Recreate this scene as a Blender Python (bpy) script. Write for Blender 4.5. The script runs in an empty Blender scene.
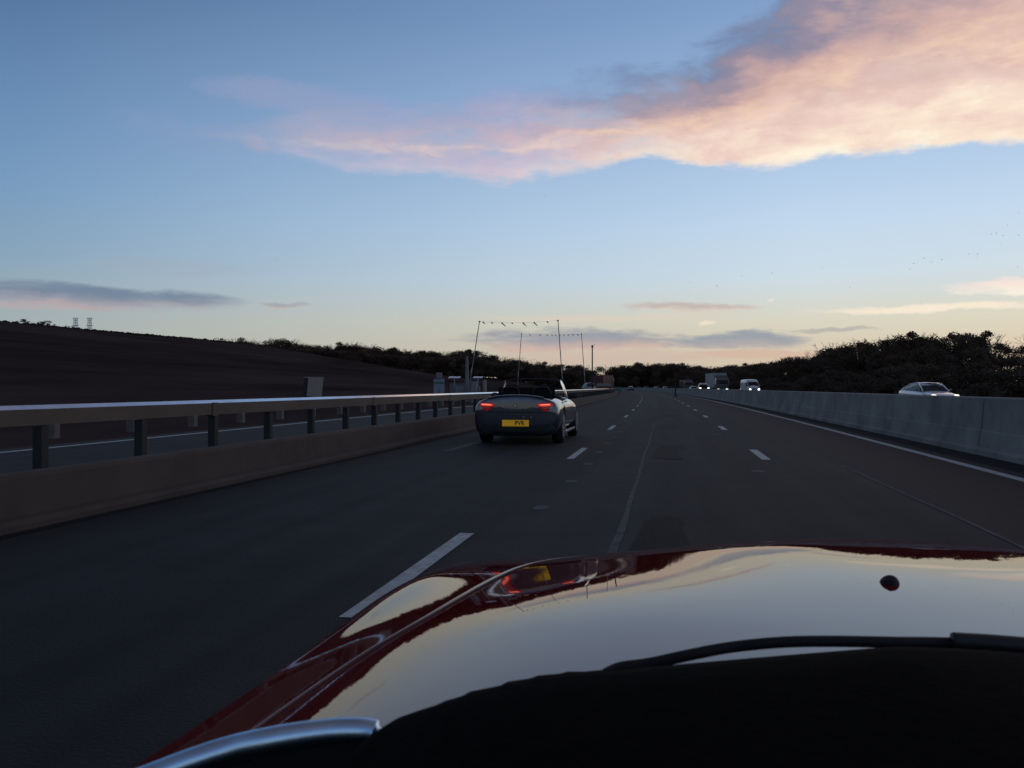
import bpy, bmesh, math, random
from mathutils import Vector, Matrix, noise as mnoise
R = math.radians
random.seed(7)
S = bpy.context.scene
COL = S.collection
HY = 387.2
F, HC = 800.0, 1.15                # focal length in pixels, eye height
YAW = 0.1976
CY, SY = math.cos(YAW), math.sin(YAW)
K = 0.00042
S_END = 470.0

# ------------------------------------------------------------------ road frame
def bend(s):
    if s <= 0: return 0.0
    if s <= S_END: return -K*s*s/2
    return -K*S_END*S_END/2 - K*S_END*(s-S_END)
def heading(s):
    return 0.0 if s <= 0 else K*min(s, S_END)
def P(lat, s, z=0.0):
    return Vector((lat + bend(s), s, z))
def at(u, d, z=0.0):
    cx = (u-512)/F*d
    return Vector((CY*cx - SY*d, SY*cx + CY*d, z))
def to_lat(x, y):
    return x - bend(y)
def hgt(v, d):
    return HC + (HY-v)/F*d
def interp(tab, x):
    if x <= tab[0][0]: return tab[0][1]
    for (a, b), (c, d) in zip(tab, tab[1:]):
        if x <= c: return b + (d-b)*(x-a)/(c-a)
    return tab[-1][1]
def sm(a, b, x):
    t = max(0.0, min(1.0, (x-a)/(b-a))); return t*t*(3-2*t)

# ------------------------------------------------------------------ materials
MATS = {}
def mat(name, base, rough=0.6, metal=0.0, spec=0.5, var=0.15, scale=6.0, coat=0.0, ior=None, bump=0.0, emit=None, es=0.0, coords='Object', rvar=0.0, stretch=None, coat_ior=None):
    m = bpy.data.materials.new(name); m.use_nodes = True
    nt = m.node_tree; b = nt.nodes['Principled BSDF']
    b.inputs['Roughness'].default_value = rough
    b.inputs['Metallic'].default_value = metal
    b.inputs['Specular IOR Level'].default_value = spec
    b.inputs['Coat Weight'].default_value = coat
    b.inputs['Coat Roughness'].default_value = 0.02
    if coat_ior: b.inputs['Coat IOR'].default_value = coat_ior
    if ior: b.inputs['IOR'].default_value = ior
    tc = nt.nodes.new('ShaderNodeTexCoord')
    src = tc.outputs[coords]
    if stretch:
        mp = nt.nodes.new('ShaderNodeMapping'); mp.inputs['Scale'].default_value = stretch
        nt.links.new(src, mp.inputs['Vector']); src = mp.outputs['Vector']
    n = nt.nodes.new('ShaderNodeTexNoise'); n.inputs['Scale'].default_value = scale; n.inputs['Detail'].default_value = 6; n.inputs['Roughness'].default_value = 0.65
    nt.links.new(src, n.inputs['Vector'])
    r = nt.nodes.new('ShaderNodeValToRGB')
    r.color_ramp.elements[0].position = 0.3; r.color_ramp.elements[1].position = 0.7
    r.color_ramp.elements[0].color = [c*(1-var) for c in base]+[1]
    r.color_ramp.elements[1].color = [min(1, c*(1+var)) for c in base]+[1]
    nt.links.new(n.outputs['Fac'], r.inputs['Fac']); nt.links.new(r.outputs['Color'], b.inputs['Base Color'])
    if rvar:
        q = nt.nodes.new('ShaderNodeMapRange'); q.inputs['To Min'].default_value = max(0, rough-rvar); q.inputs['To Max'].default_value = min(1, rough+rvar)
        nt.links.new(n.outputs['Fac'], q.inputs['Value']); nt.links.new(q.outputs['Result'], b.inputs['Roughness'])
    if bump:
        bp = nt.nodes.new('ShaderNodeBump'); bp.inputs['Strength'].default_value = bump; bp.inputs['Distance'].default_value = 0.02
        nt.links.new(n.outputs['Fac'], bp.inputs['Height']); nt.links.new(bp.outputs['Normal'], b.inputs['Normal'])
    if emit:
        b.inputs['Emission Color'].default_value = list(emit)+[1]; b.inputs['Emission Strength'].default_value = es
    MATS[name] = m
    return m

def asphalt(name, lit=1.0, main=True):
    m = mat(name, (0.0305, 0.030, 0.0285), rough=0.85, spec=0.22, var=0.25, scale=1.2, coords='UV')
    nt = m.node_tree; b = nt.nodes['Principled BSDF']
    tc = nt.nodes.new('ShaderNodeTexCoord')
    sep = nt.nodes.new('ShaderNodeSeparateXYZ'); nt.links.new(tc.outputs['UV'], sep.inputs[0])
    base = b.inputs['Base Color'].links[0].from_socket
    # long tyre polish streaks
    mp = nt.nodes.new('ShaderNodeMapping'); mp.inputs['Scale'].default_value = (1.4, 0.03, 1)
    nt.links.new(tc.outputs['UV'], mp.inputs['Vector'])
    n2 = nt.nodes.new('ShaderNodeTexNoise'); n2.inputs['Scale'].default_value = 1.6; n2.inputs['Detail'].default_value = 5
    nt.links.new(mp.outputs['Vector'], n2.inputs['Vector'])
    r2 = nt.nodes.new('ShaderNodeMapRange'); r2.inputs['From Min'].default_value = 0.3; r2.inputs['From Max'].default_value = 0.7
    r2.inputs['To Min'].default_value = 0.62; r2.inputs['To Max'].default_value = 1.38
    nt.links.new(n2.outputs['Fac'], r2.inputs['Value'])
    mul = nt.nodes.new('ShaderNodeMixRGB'); mul.blend_type = 'MULTIPLY'; mul.inputs['Fac'].default_value = 1
    nt.links.new(base, mul.inputs[1]); nt.links.new(r2.outputs['Result'], mul.inputs[2])
    out = mul.outputs[0]
    # fine stone grain
    n3 = nt.nodes.new('ShaderNodeTexNoise'); n3.inputs['Scale'].default_value = 60; n3.inputs['Detail'].default_value = 3
    nt.links.new(tc.outputs['UV'], n3.inputs['Vector'])
    bp = nt.nodes.new('ShaderNodeBump'); bp.inputs['Strength'].default_value = 0.5; bp.inputs['Distance'].default_value = 0.01
    nt.links.new(n3.outputs['Fac'], bp.inputs['Height']); nt.links.new(bp.outputs['Normal'], b.inputs['Normal'])
    if main:
        # redder aggregate laid in the outer lane
        w = nt.nodes.new('ShaderNodeTexNoise'); w.inputs['Scale'].default_value = 0.25; nt.links.new(tc.outputs['UV'], w.inputs['Vector'])
        ad = nt.nodes.new('ShaderNodeMath'); ad.operation = 'ADD'; nt.links.new(sep.outputs['X'], ad.inputs[0])
        sc = nt.nodes.new('ShaderNodeMath'); sc.operation = 'MULTIPLY_ADD'; sc.inputs[1].default_value = 0.5; sc.inputs[2].default_value = -0.25
        nt.links.new(w.outputs['Fac'], sc.inputs[0]); nt.links.new(sc.outputs[0], ad.inputs[1])
        mr = nt.nodes.new('ShaderNodeMapRange'); mr.inputs['From Min'].default_value = 2.35; mr.inputs['From Max'].default_value = 2.75
        nt.links.new(ad.outputs[0], mr.inputs['Value'])
        mx = nt.nodes.new('ShaderNodeMixRGB'); mx.inputs[2].default_value = (0.040, 0.0275, 0.0245, 1)
        nt.links.new(mr.outputs['Result'], mx.inputs['Fac']); nt.links.new(out, mx.inputs[1]); out = mx.outputs[0]
        # blue-grey, fresher surfacing on the nearside lane
        ml = nt.nodes.new('ShaderNodeMapRange'); ml.inputs['From Min'].default_value = -1.2; ml.inputs['From Max'].default_value = -2.2
        nt.links.new(ad.outputs[0], ml.inputs['Value'])
        mx2 = nt.nodes.new('ShaderNodeMixRGB'); mx2.blend_type = 'MULTIPLY'; mx2.inputs[2].default_value = (0.72, 0.77, 0.82, 1)
        nt.links.new(ml.outputs['Result'], mx2.inputs['Fac']); nt.links.new(out, mx2.inputs[1]); out = mx2.outputs[0]
    nt.links.new(out, b.inputs['Base Color'])
    return m

asphalt('asphalt'); asphalt('asphalt_works', main=False)
mat('paint_white', (0.42, 0.45, 0.44), rough=0.7, var=0.3, scale=9, coords='UV', spec=0.3)
mat('paint_worn', (0.085, 0.088, 0.09), rough=0.85, var=0.5, scale=5, coords='UV', spec=0.2)
mat('bitumen', (0.008, 0.008, 0.009), rough=0.85, var=0.4, scale=3, coords='UV', spec=0.2)
mat('soil', (0.056, 0.043, 0.039), rough=0.95, var=0.5, scale=0.12, spec=0.0, bump=0.6, stretch=(0.6, 0.14, 3))
mat('heath', (0.058, 0.043, 0.037), rough=0.95, var=0.4, scale=0.05, spec=0.0)
mat('concrete_pale', (0.235, 0.222, 0.205), rough=0.85, var=0.4, scale=0.7, coords='UV', spec=0.25, bump=0.15)
mat('concrete_brown', (0.074, 0.057, 0.049), rough=0.85, var=0.25, scale=1.1, coords='UV', spec=0.25, bump=0.15)
mat('concrete_joint', (0.09, 0.085, 0.08), rough=0.9, var=0.2, scale=3)
mat('dark_edge', (0.02, 0.02, 0.021), rough=0.95, var=0.4, scale=2, coords='UV', spec=0.1)
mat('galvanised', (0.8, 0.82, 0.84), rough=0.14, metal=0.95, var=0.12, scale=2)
mat('galv_shaded_brown', (0.085, 0.063, 0.053), rough=0.7, metal=0.1, var=0.25, scale=1.5)
mat('post_dark', (0.022, 0.022, 0.022), rough=0.7, metal=0.2, var=0.3, scale=8)
mat('post_pale', (0.12, 0.10, 0.09), rough=0.7, var=0.2, scale=8)
mat('leaf_dark', (0.088, 0.066, 0.048), rough=0.9, spec=0.1, var=0.6, scale=0.7)
mat('leaf_brown', (0.10, 0.066, 0.045), rough=0.9, spec=0.1, var=0.6, scale=0.7)
mat('bark', (0.08, 0.06, 0.047), rough=0.95, spec=0.1, var=0.4, scale=5)
mat('roadster_paint', (0.052, 0.058, 0.08), rough=0.26, metal=0.7, var=0.05, scale=3, coat=1.0, coat_ior=1.7)
mat('pillar_mirror', (0.85, 0.85, 0.84), rough=0.16, metal=1.0, var=0.04, scale=4)
mat('black_plastic', (0.012, 0.012, 0.013), rough=0.55, var=0.3, scale=25, spec=0.4)
mat('rubber', (0.012, 0.012, 0.012), rough=0.75, var=0.3, scale=20, spec=0.3)
mat('dark_fabric', (0.014, 0.014, 0.016), rough=0.95, var=0.3, scale=18, spec=0.1)
mat('skin', (0.42, 0.26, 0.19), rough=0.6, var=0.1, scale=12)
mat('hair', (0.02, 0.015, 0.012), rough=0.7, var=0.4, scale=40)
mat('alloy', (0.5, 0.5, 0.5), rough=0.3, metal=0.9, var=0.1, scale=10)
mat('glass_dark', (0.02, 0.022, 0.026), rough=0.06, var=0.1, scale=2, spec=0.8)
mat('glass_side', (0.10, 0.14, 0.15), rough=0.06, var=0.1, scale=2, spec=0.9, metal=0.2)
mat('tail_lit', (0.5, 0.02, 0.015), rough=0.25, var=0.1, scale=30, emit=(1.0, 0.07, 0.05), es=0.62)
mat('tail_core', (0.6, 0.1, 0.05), rough=0.25, var=0.1, scale=30, emit=(1.0, 0.24, 0.16), es=1.0)
mat('tail_dark', (0.16, 0.012, 0.014), rough=0.15, var=0.2, scale=30, coat=1, emit=(1.0, 0.06, 0.05), es=0.07)
mat('lens_clear', (0.35, 0.33, 0.33), rough=0.15, var=0.15, scale=20, coat=1)
mat('plate_yellow', (0.62, 0.36, 0.015), rough=0.5, var=0.06, scale=8, emit=(0.8, 0.42, 0.01), es=0.16)
mat('plate_black', (0.01, 0.01, 0.01), rough=0.6, var=0.1, scale=8)
mat('headlamp', (0.9, 0.9, 0.85), rough=0.2, var=0.02, scale=8, emit=(1.0, 0.95, 0.82), es=4.0)
mat('headlamp_dim', (0.8, 0.8, 0.78), rough=0.2, var=0.02, scale=8, emit=(1.0, 0.86, 0.6), es=1.6)
mat('car_silver', (0.56, 0.58, 0.6), rough=0.25, metal=0.4, var=0.04, scale=2, coat=1)
mat('car_pale', (0.8, 0.82, 0.84), rough=0.25, metal=0.15, var=0.04, scale=2, coat=1)
mat('car_white', (0.6, 0.62, 0.64), rough=0.35, var=0.06, scale=2, coat=0.6)
mat('car_dark', (0.05, 0.05, 0.055), rough=0.3, var=0.1, scale=2, coat=0.8)
mat('van_blue', (0.16, 0.2, 0.36), rough=0.4, var=0.08, scale=2, coat=0.5)
mat('lorry_grey', (0.27, 0.29, 0.31), rough=0.5, var=0.12, scale=1.2)
mat('cab_dark', (0.06, 0.068, 0.08), rough=0.4, var=0.12, scale=1.2, coat=.4)
mat('lorry_red', (0.10, 0.018, 0.018), rough=0.5, var=0.15, scale=1.2)
mat('cabin_grey', (0.16, 0.165, 0.185), rough=0.7, var=0.2, scale=1.5)
mat('cabinet_pale', (0.2, 0.2, 0.2), rough=0.6, var=0.15, scale=3)
mat('panel_white', (0.75, 0.76, 0.78), rough=0.35, var=0.06, scale=3)
mat('sign_white', (0.2, 0.25, 0.33), rough=0.5, var=0.08, scale=4)
mat('sign_green', (0.03, 0.12, 0.05), rough=0.5, var=0.1, scale=4)
mat('sign_teal', (0.06, 0.14, 0.12), rough=0.5, var=0.15, scale=3)
mat('board_brown', (0.30, 0.25, 0.22), rough=0.85, var=0.2, scale=1.5)
mat('pole_grey', (0.22, 0.21, 0.21), rough=0.7, var=0.3, scale=2)
mat('pole_pale', (0.5, 0.48, 0.46), rough=0.7, var=0.2, scale=2)
mat('pylon_steel', (0.62, 0.64, 0.66), rough=0.6, var=0.1, scale=0.4)
mat('bunting', (0.2, 0.18, 0.18), rough=0.8, var=0.3, scale=3)
mat('bunting_pale', (0.62, 0.6, 0.56), rough=0.8, var=0.2, scale=3)
mat('bird_dark', (0.03, 0.03, 0.035), rough=0.8, var=0.3, scale=20)
mat('dash', (0.0022, 0.0024, 0.0028), rough=0.85, var=0.5, scale=60, spec=0.02, bump=0.1)
mat('reflection_blue', (0.62, 0.8, 1.0), rough=0.3, metal=1.0, var=0.06, scale=30)
def paint_red():
    m = mat('paint_red', (0.14, 0.006, 0.009), rough=0.03, metal=0.0, spec=0.5, var=0.04, scale=40, ior=1.45)
    # road dust and dried spots dull the lacquer here and there; faint orange peel
    nt = m.node_tree; b = nt.nodes['Principled BSDF']; tc = nt.nodes.new('ShaderNodeTexCoord')
    v = nt.nodes.new('ShaderNodeTexVoronoi'); v.inputs['Scale'].default_value = 34; nt.links.new(tc.outputs['Object'], v.inputs['Vector'])
    n = nt.nodes.new('ShaderNodeTexNoise'); n.inputs['Scale'].default_value = 5; n.inputs['Detail'].default_value = 5; nt.links.new(tc.outputs['Object'], n.inputs['Vector'])
    d = nt.nodes.new('ShaderNodeMapRange'); d.inputs['From Min'].default_value = 0.14; d.inputs['From Max'].default_value = 0.05; d.inputs['To Max'].default_value = 0.07; nt.links.new(v.outputs['Distance'], d.inputs['Value'])
    k = nt.nodes.new('ShaderNodeMapRange'); k.inputs['From Min'].default_value = 0.5; k.inputs['From Max'].default_value = 0.75; k.inputs['To Min'].default_value = 0.0; k.inputs['To Max'].default_value = 1.0; nt.links.new(n.outputs['Fac'], k.inputs['Value'])
    mu = nt.nodes.new('ShaderNodeMath'); mu.operation = 'MULTIPLY_ADD'; nt.links.new(d.outputs['Result'], mu.inputs[0]); nt.links.new(k.outputs['Result'], mu.inputs[1])
    r0 = nt.nodes.new('ShaderNodeMapRange'); r0.inputs['To Min'].default_value = 0.0; r0.inputs['To Max'].default_value = 0.03; nt.links.new(n.outputs['Fac'], r0.inputs['Value']); nt.links.new(r0.outputs['Result'], mu.inputs[2])
    nt.links.new(mu.outputs[0], b.inputs['Roughness'])
    o = nt.nodes.new('ShaderNodeTexNoise'); o.inputs['Scale'].default_value = 120; o.inputs['Detail'].default_value = 1; nt.links.new(tc.outputs['Object'], o.inputs['Vector'])
    bp = nt.nodes.new('ShaderNodeBump'); bp.inputs['Strength'].default_value = 0.003; bp.inputs['Distance'].default_value = 0.004; nt.links.new(o.outputs['Fac'], bp.inputs['Height']); nt.links.new(bp.outputs['Normal'], b.inputs['Normal'])
paint_red()

# ------------------------------------------------------------------ object helpers
def link(name, me, m=None, parent=None, smooth=False):
    o = bpy.data.objects.new(name, me); COL.objects.link(o)
    if m is not None:
        for k in (m if isinstance(m, (list, tuple)) else [m]): me.materials.append(MATS[k])
    if smooth:
        for p in me.polygons: p.use_smooth = True
    if parent is not None: o.parent = parent
    return o
def obj(name, bm, m=None, parent=None, smooth=False):
    me = bpy.data.meshes.new(name); bm.normal_update(); bm.to_mesh(me); bm.free()
    return link(name, me, m, parent, smooth)
def tag(o, label=None, cat=None, group=None, kind=None):
    if label: o['label'] = label
    if cat: o['category'] = cat
    if group: o['group'] = group
    if kind: o['kind'] = kind
    return o
def thing(name, label, cat, loc=(0, 0, 0), rz=0.0, group=None):
    o = bpy.data.objects.new(name, None); COL.objects.link(o)
    o.location = loc; o.rotation_euler = (0, 0, rz); o.empty_display_size = 0.2
    return tag(o, label, cat, group)
def copy_tree(o, parent=None):
    c = o.copy(); COL.objects.link(c); c.parent = parent
    for ch in [x for x in bpy.data.objects if x.parent == o]: copy_tree(ch, c)
    return c
def box(bm, x0, x1, y0, y1, z0, z1, bev=0.0, mi=0):
    n0 = len(bm.faces)
    g = bmesh.ops.create_cube(bm, size=1, matrix=Matrix.Translation(((x0+x1)/2, (y0+y1)/2, (z0+z1)/2)) @ Matrix.Diagonal((x1-x0, y1-y0, z1-z0, 1)))
    if bev:
        es = list({e for v in g['verts'] for e in v.link_edges})
        bmesh.ops.bevel(bm, geom=es, offset=bev, segments=2, affect='EDGES', profile=0.6)
    bm.faces.ensure_lookup_table()
    for f in list(bm.faces)[n0:] if not bev else []: f.material_index = mi
    return bm
def cyl(bm, p, q, r0, r1=None, n=12, cap=True):
    p, q = Vector(p), Vector(q); r1 = r0 if r1 is None else r1
    d = q-p; rot = d.to_track_quat('Z', 'Y').to_matrix().to_4x4()
    bmesh.ops.create_cone(bm, cap_ends=cap, segments=n, radius1=r0, radius2=max(r1, 1e-4), depth=d.length, matrix=Matrix.Translation((p+q)/2) @ rot)
    return bm
def B(): return bmesh.new()
def sweep(bm, prof, s0, s1, ds, lat0, uvs=True, zoff=0.0, close=True, cap=True):
    """run a (lateral, height) profile along the bend of the road"""
    ss = []; s = s0
    while s < s1-1e-6:
        ss.append(s); s += ds if s < 160 else ds*3
    ss.append(s1)
    uv = bm.loops.layers.uv.verify()
    rings = [[bm.verts.new(P(lat0+a, s, z+zoff)) for a, z in prof] for s in ss]
    acc = [0]
    for (a, b), (c, d) in zip(prof, prof[1:]+prof[:1]): acc.append(acc[-1]+math.hypot(c-a, d-b))
    n = len(prof)
    for i in range(len(ss)-1):
        for j in range(n if close else n-1):
            k = (j+1) % n
            f = bm.faces.new((rings[i][j], rings[i][k], rings[i+1][k], rings[i+1][j]))
            for l, (q, t) in zip(f.loops, ((acc[j], ss[i]), (acc[j+1], ss[i]), (acc[j+1], ss[i+1]), (acc[j], ss[i+1]))):
                l[uv].uv = (q, t)
    if close and cap:
        bm.faces.new(rings[0]); bm.faces.new(rings[-1])
    bmesh.ops.recalc_face_normals(bm, faces=bm.faces)
    return bm
def ribbon(bm, lat0, lat1, s0, s1, z, ds=3.0, wob=0.0):
    uv = bm.loops.layers.uv.verify()
    n = max(1, int(math.ceil((s1-s0)/ds))); prev = None
    for i in range(n+1):
        s = s0+(s1-s0)*i/n
        w = wob*mnoise.noise(Vector((s*0.35, lat0*3, 1.7)))
        a, b = bm.verts.new(P(lat0+w, s, z)), bm.verts.new(P(lat1+w, s, z))
        if prev:
            f = bm.faces.new((prev[0], prev[1], b, a))
            for l, t in zip(f.loops, ((lat0, prev[2]), (lat1, prev[2]), (lat1, s), (lat0, s))): l[uv].uv = t
        prev = (a, b, s)
    return bm
def evaluated(o, name):
    dg = bpy.context.evaluated_depsgraph_get()
    me = bpy.data.meshes.new_from_object(o.evaluated_get(dg)); me.name = name
    return me
def smooth_mesh(bm, levels=2):
    """catmull-clark a cage and give back the plain mesh"""
    me = bpy.data.meshes.new('cage'); bm.to_mesh(me); bm.free()
    o = bpy.data.objects.new('cage', me); COL.objects.link(o)
    md = o.modifiers.new('s', 'SUBSURF'); md.levels = levels; md.render_levels = levels
    r = evaluated(o, 'smooth'); bpy.data.objects.remove(o); bpy.data.meshes.remove(me)
    return r
def cut(me, cutters):
    o = bpy.data.objects.new('cutme', me); COL.objects.link(o); cs = []
    for bm in cutters:
        cm = bpy.data.meshes.new('c'); bm.to_mesh(cm); bm.free()
        c = bpy.data.objects.new('c', cm); COL.objects.link(c); cs.append(c)
        md = o.modifiers.new('b', 'BOOLEAN'); md.operation = 'DIFFERENCE'; md.object = c; md.solver = 'EXACT'
    r = evaluated(o, 'cut')
    for c in cs: bpy.data.objects.remove(c)
    bpy.data.objects.remove(o)
    return r
def skin(verts, edges, radii, level=2):
    me = bpy.data.meshes.new('sk'); bm = B()
    sl = bm.verts.layers.skin.verify()
    vs = [bm.verts.new(v) for v in verts]
    for a, b in edges: bm.edges.new((vs[a], vs[b]))
    for i, v in enumerate(vs):
        r = radii[i]; v[sl].radius = r if isinstance(r, tuple) else (r, r); v[sl].use_root = (i == 0)
    bm.to_mesh(me); bm.free()
    o = bpy.data.objects.new('sk', me); COL.objects.link(o)
    o.modifiers.new('k', 'SKIN')
    md = o.modifiers.new('s', 'SUBSURF'); md.levels = level; md.render_levels = level
    r = evaluated(o, 'body'); bpy.data.objects.remove(o)
    return r
def loft(sections, cap=True):
    """sections = [(y, [(x, z) half profile bottom centre -> top centre])]"""
    bm = B(); rings = []
    for y, pr in sections:
        full = list(pr)+[(-x, z) for x, z in reversed(pr) if x > 1e-6]
        rings.append([bm.verts.new((x, y, z)) for x, z in full])
    n = len(rings[0])
    for a, b in zip(rings, rings[1:]):
        for j in range(n):
            k = (j+1) % n
            bm.faces.new((a[j], a[k], b[k], b[j]))
    if cap: bm.faces.new(rings[0]); bm.faces.new(rings[-1])
    bmesh.ops.recalc_face_normals(bm, faces=bm.faces)
    return bm

# ------------------------------------------------------------------ terrain
RIDGE = [(-200, 10.6), (60, 11.9), (125, 12.5), (190, 13.3), (245, 11.2), (295, 9.5), (343, 7.0), (390, 3.9), (425, 0.4), (450, 0)]
FAR = [(-400, 10), (100, 13), (230, 13.0), (290, 12.5), (350, 11), (400, 9.5), (450, 8.5), (500, 6.5), (540, 3.5), (575, 1.0), (600, 0)]
def terrain(x, y):
    lat = to_lat(x, y)
    z = -0.05
    if lat < -13:
        d = -lat-13
        w = sm(0, 105, d)
        w *= 1-0.55*sm(135, 420, d)
        n = mnoise.noise(Vector((x*0.02, y*0.02, 0)))*0.7+mnoise.noise(Vector((x*0.07, y*0.07, 3)))*0.25
        z += interp(RIDGE, y)*w + n*sm(4, 40, d)*0.55
        # wooded rise beyond
        dep = -SY*x+CY*y; cx = CY*x+SY*y
        if dep > 60:
            u = 512+F*cx/dep
            z += max(0, interp(FAR, u)-0.3*interp(RIDGE, y)*w)*math.exp(-((dep-500)/120.0)**2)*sm(0, 30, d)
    if lat > 24:
        z += 1.6*sm(24, 60, lat)+mnoise.noise(Vector((x*0.03, y*0.03, 9)))*0.4*sm(24, 40, lat)
    return z
def build_ground():
    bm = B()
    xs = [-3000, -1800, -1100, -750, -550, -430, -350]+[-300+6*i for i in range(38)]+[-72+3*i for i in range(20)]+[-12, -5, 5, 14, 20]+[24+4*i for i in range(16)]+[100, 130, 180, 260, 400, 700, 1300, 3000]
    ys = [-1500, -700, -300, -150, -80, -40, -20]+[6*i for i in range(110)]+[680, 730, 800, 900, 1100, 1500, 2200, 3500, 5000]
    grid = []
    for y in ys:
        row = []
        for l in xs:
            x = l+bend(min(y, 1500))
            row.append(bm.verts.new((x, y, terrain(x, y))))
        grid.append(row)
    for a, b in zip(grid, grid[1:]):
        for j in range(len(xs)-1): bm.faces.new((a[j], a[j+1], b[j+1], b[j]))
    o = obj('ground', bm, 'soil', smooth=True); tag(o, kind='structure')
build_ground()
def scrub():
    rg = random.Random(3); bm = B()
    for _ in range(26000):
        s = rg.uniform(5, 400); l = -95-rg.random()*48; p = P(l, s); z = terrain(p.x, p.y)
        if not 84 < -l-13 < 128: continue
        r = rg.uniform(.10, .34)
        for k in range(2):
            a = rg.uniform(0, 6.28); dx, dy = math.cos(a)*r, math.sin(a)*r; h = r*rg.uniform(.5, 1.1); ox, oy = rg.uniform(-.2, .2), rg.uniform(-.2, .2)
            bm.faces.new([bm.verts.new(q) for q in ((p.x-dx, p.y-dy, z-.1), (p.x+dx, p.y+dy, z-.1), (p.x+dx*.7+ox, p.y+dy*.7+oy, z+h), (p.x+ox, p.y+oy, z+h*1.25), (p.x-dx*.8+ox, p.y-dy*.8+oy, z+h*.8))])
    o = obj('heath_scrub', bm, 'heath'); tag(o, 'rough dark heath and bracken along the crest of the bare hill on the left', 'scrub', kind='stuff')
scrub()
def struct(name, bm, m): return tag(obj(name, bm, m), kind='structure')
struct('road', ribbon(B(), -5.6, 5.35, -30, 900, 0.0), 'asphalt')
struct('works_road', ribbon(B(), -12.2, -5.62, -30, 700, -0.004), 'asphalt_works')
struct('oncoming_road', ribbon(B(), 5.37, 20.5, -30, 900, 0.03), 'asphalt_works')

# ---- painted lines
bm = B()
for i in range(-1, 40): ribbon(bm, -1.63, -1.515, 3.75+9*i, 6.1+9*i, 0.004, 1.0)
struct('lane_line', bm, 'paint_white')
bm = B()
for i in range(-1, 40): ribbon(bm, 1.43, 1.57, 4.2+9*i, 6.3+9*i, 0.004, 1.0)
struct('lane_line', bm, 'paint_white')
struct('edge_line', ribbon(B(), 4.2, 4.36, -20, 600, 0.004), 'paint_white')
struct('edge_line', ribbon(B(), -11.65, -11.45, -20, 500, 0.002), 'paint_white')
bm = B(); ribbon(bm, -4.02, -3.86, 13.9, 16.3, 0.004, 1.0); ribbon(bm, -4.02, -3.86, 22.9, 25.3, 0.004, 1.0)
struct('worn_line', bm, 'paint_worn')
bm = B()
for s0, s1, w in ((3.0, 5.2, .027), (5.2, 7.0, .032), (7.0, 9.0, .024), (9.0, 11.2, .019), (11.2, 13.2, .022), (13.2, 16.3, .018), (16.3, 21, .02), (22, 26, .018)):
    ribbon(bm, -0.41-w, -0.41+w, s0, s1, 0.004, 0.25, wob=0.05)
struct('road_seam', bm, 'paint_worn')
struct('road_seam', ribbon(B(), 2.46, 2.5, 5.5, 12.5, 0.004, 0.5, wob=0.03), 'paint_worn')
bm = B()
for i in range(-1, 14):
    s = 4.0+9*i; ribbon(bm, -0.22, 0.10, s+.1, s+3.0, 0.004, 0.2, wob=0.22); ribbon(bm, 0.0, 0.24, s, s+3.2, 0.006, 0.2, wob=0.3)
struct('road_patch', bm, 'bitumen')
bm = B()
for i in range(9):
    s = 7.4+2.2*i; a = -1.2+random.uniform(-.03, .03); ribbon(bm, a-.07, a+.07, s, s+.24+random.uniform(0, .2), 0.004, 0.3)
for s in (11.2, 20.2): ribbon(bm, 1.1, 1.26, s, s+.3, 0.004, 0.3)
struct('stud_scar', bm, 'paint_worn')

# ---- barriers
def barrier(name, prof, lat0, s0, s1, m, label, joints=None):
    o = obj(name, sweep(B(), prof, s0, s1, 3.0, lat0), m); tag(o, label, 'barrier')
    return o
right_prof = [(0.0, 0.0), (0.0, 0.09), (0.07, 0.13), (0.10, 0.40), (0.115, 0.42), (0.165, 0.955), (0.195, 0.98), (0.37, 0.98), (0.40, 0.955), (0.46, 0.4), (0.56, 0.0)]
rb = barrier('concrete_barrier', right_prof, 5.12, -12, 620, 'concrete_pale', 'tall pale grey concrete wall barrier along the central reserve on the right')
jm_ = None
for i in range(16):
    y = -9.0+6.0*i
    if jm_ is None:
        b_ = B(); p0 = [(0.068, 0.14), (0.098, 0.40), (0.113, 0.425), (0.163, 0.95)]
        vs0 = [b_.verts.new((a-0.004, -.009, z)) for a, z in p0]; vs1 = [b_.verts.new((a-0.004, .009, z)) for a, z in p0]
        for j in range(3): b_.faces.new((vs0[j], vs1[j], vs1[j+1], vs0[j+1]))
        jm_ = obj('joint', b_, 'concrete_joint', rb); q = jm_
    else:
        q = jm_.copy(); COL.objects.link(q)
    q.location = P(5.12, y); q.rotation_euler.z = heading(y)
struct('barrier_strip', ribbon(B(), 4.62, 5.115, -12, 400, 0.004, 3.0), 'dark_edge')  # darker strip along the foot of the wall
left_prof = [(0.0, 0.0), (0.0, 0.05), (-0.05, 0.085), (-0.13, 0.10), (-0.17, 0.40), (-0.20, 0.435), (-0.36, 0.435), (-0.39, 0.40), (-0.45, 0.0)]
barrier('concrete_barrier', left_prof, -5.08, -12, 520, 'concrete_brown', 'low brown concrete kerb barrier along the left edge of the road')
bm = B(); ribbon(bm, -5.079, -4.95, -12, 200, 0.004, 3.0, wob=0.02); struct('barrier_strip', bm, 'dark_edge')  # darker strip along the foot of the low barrier

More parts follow.
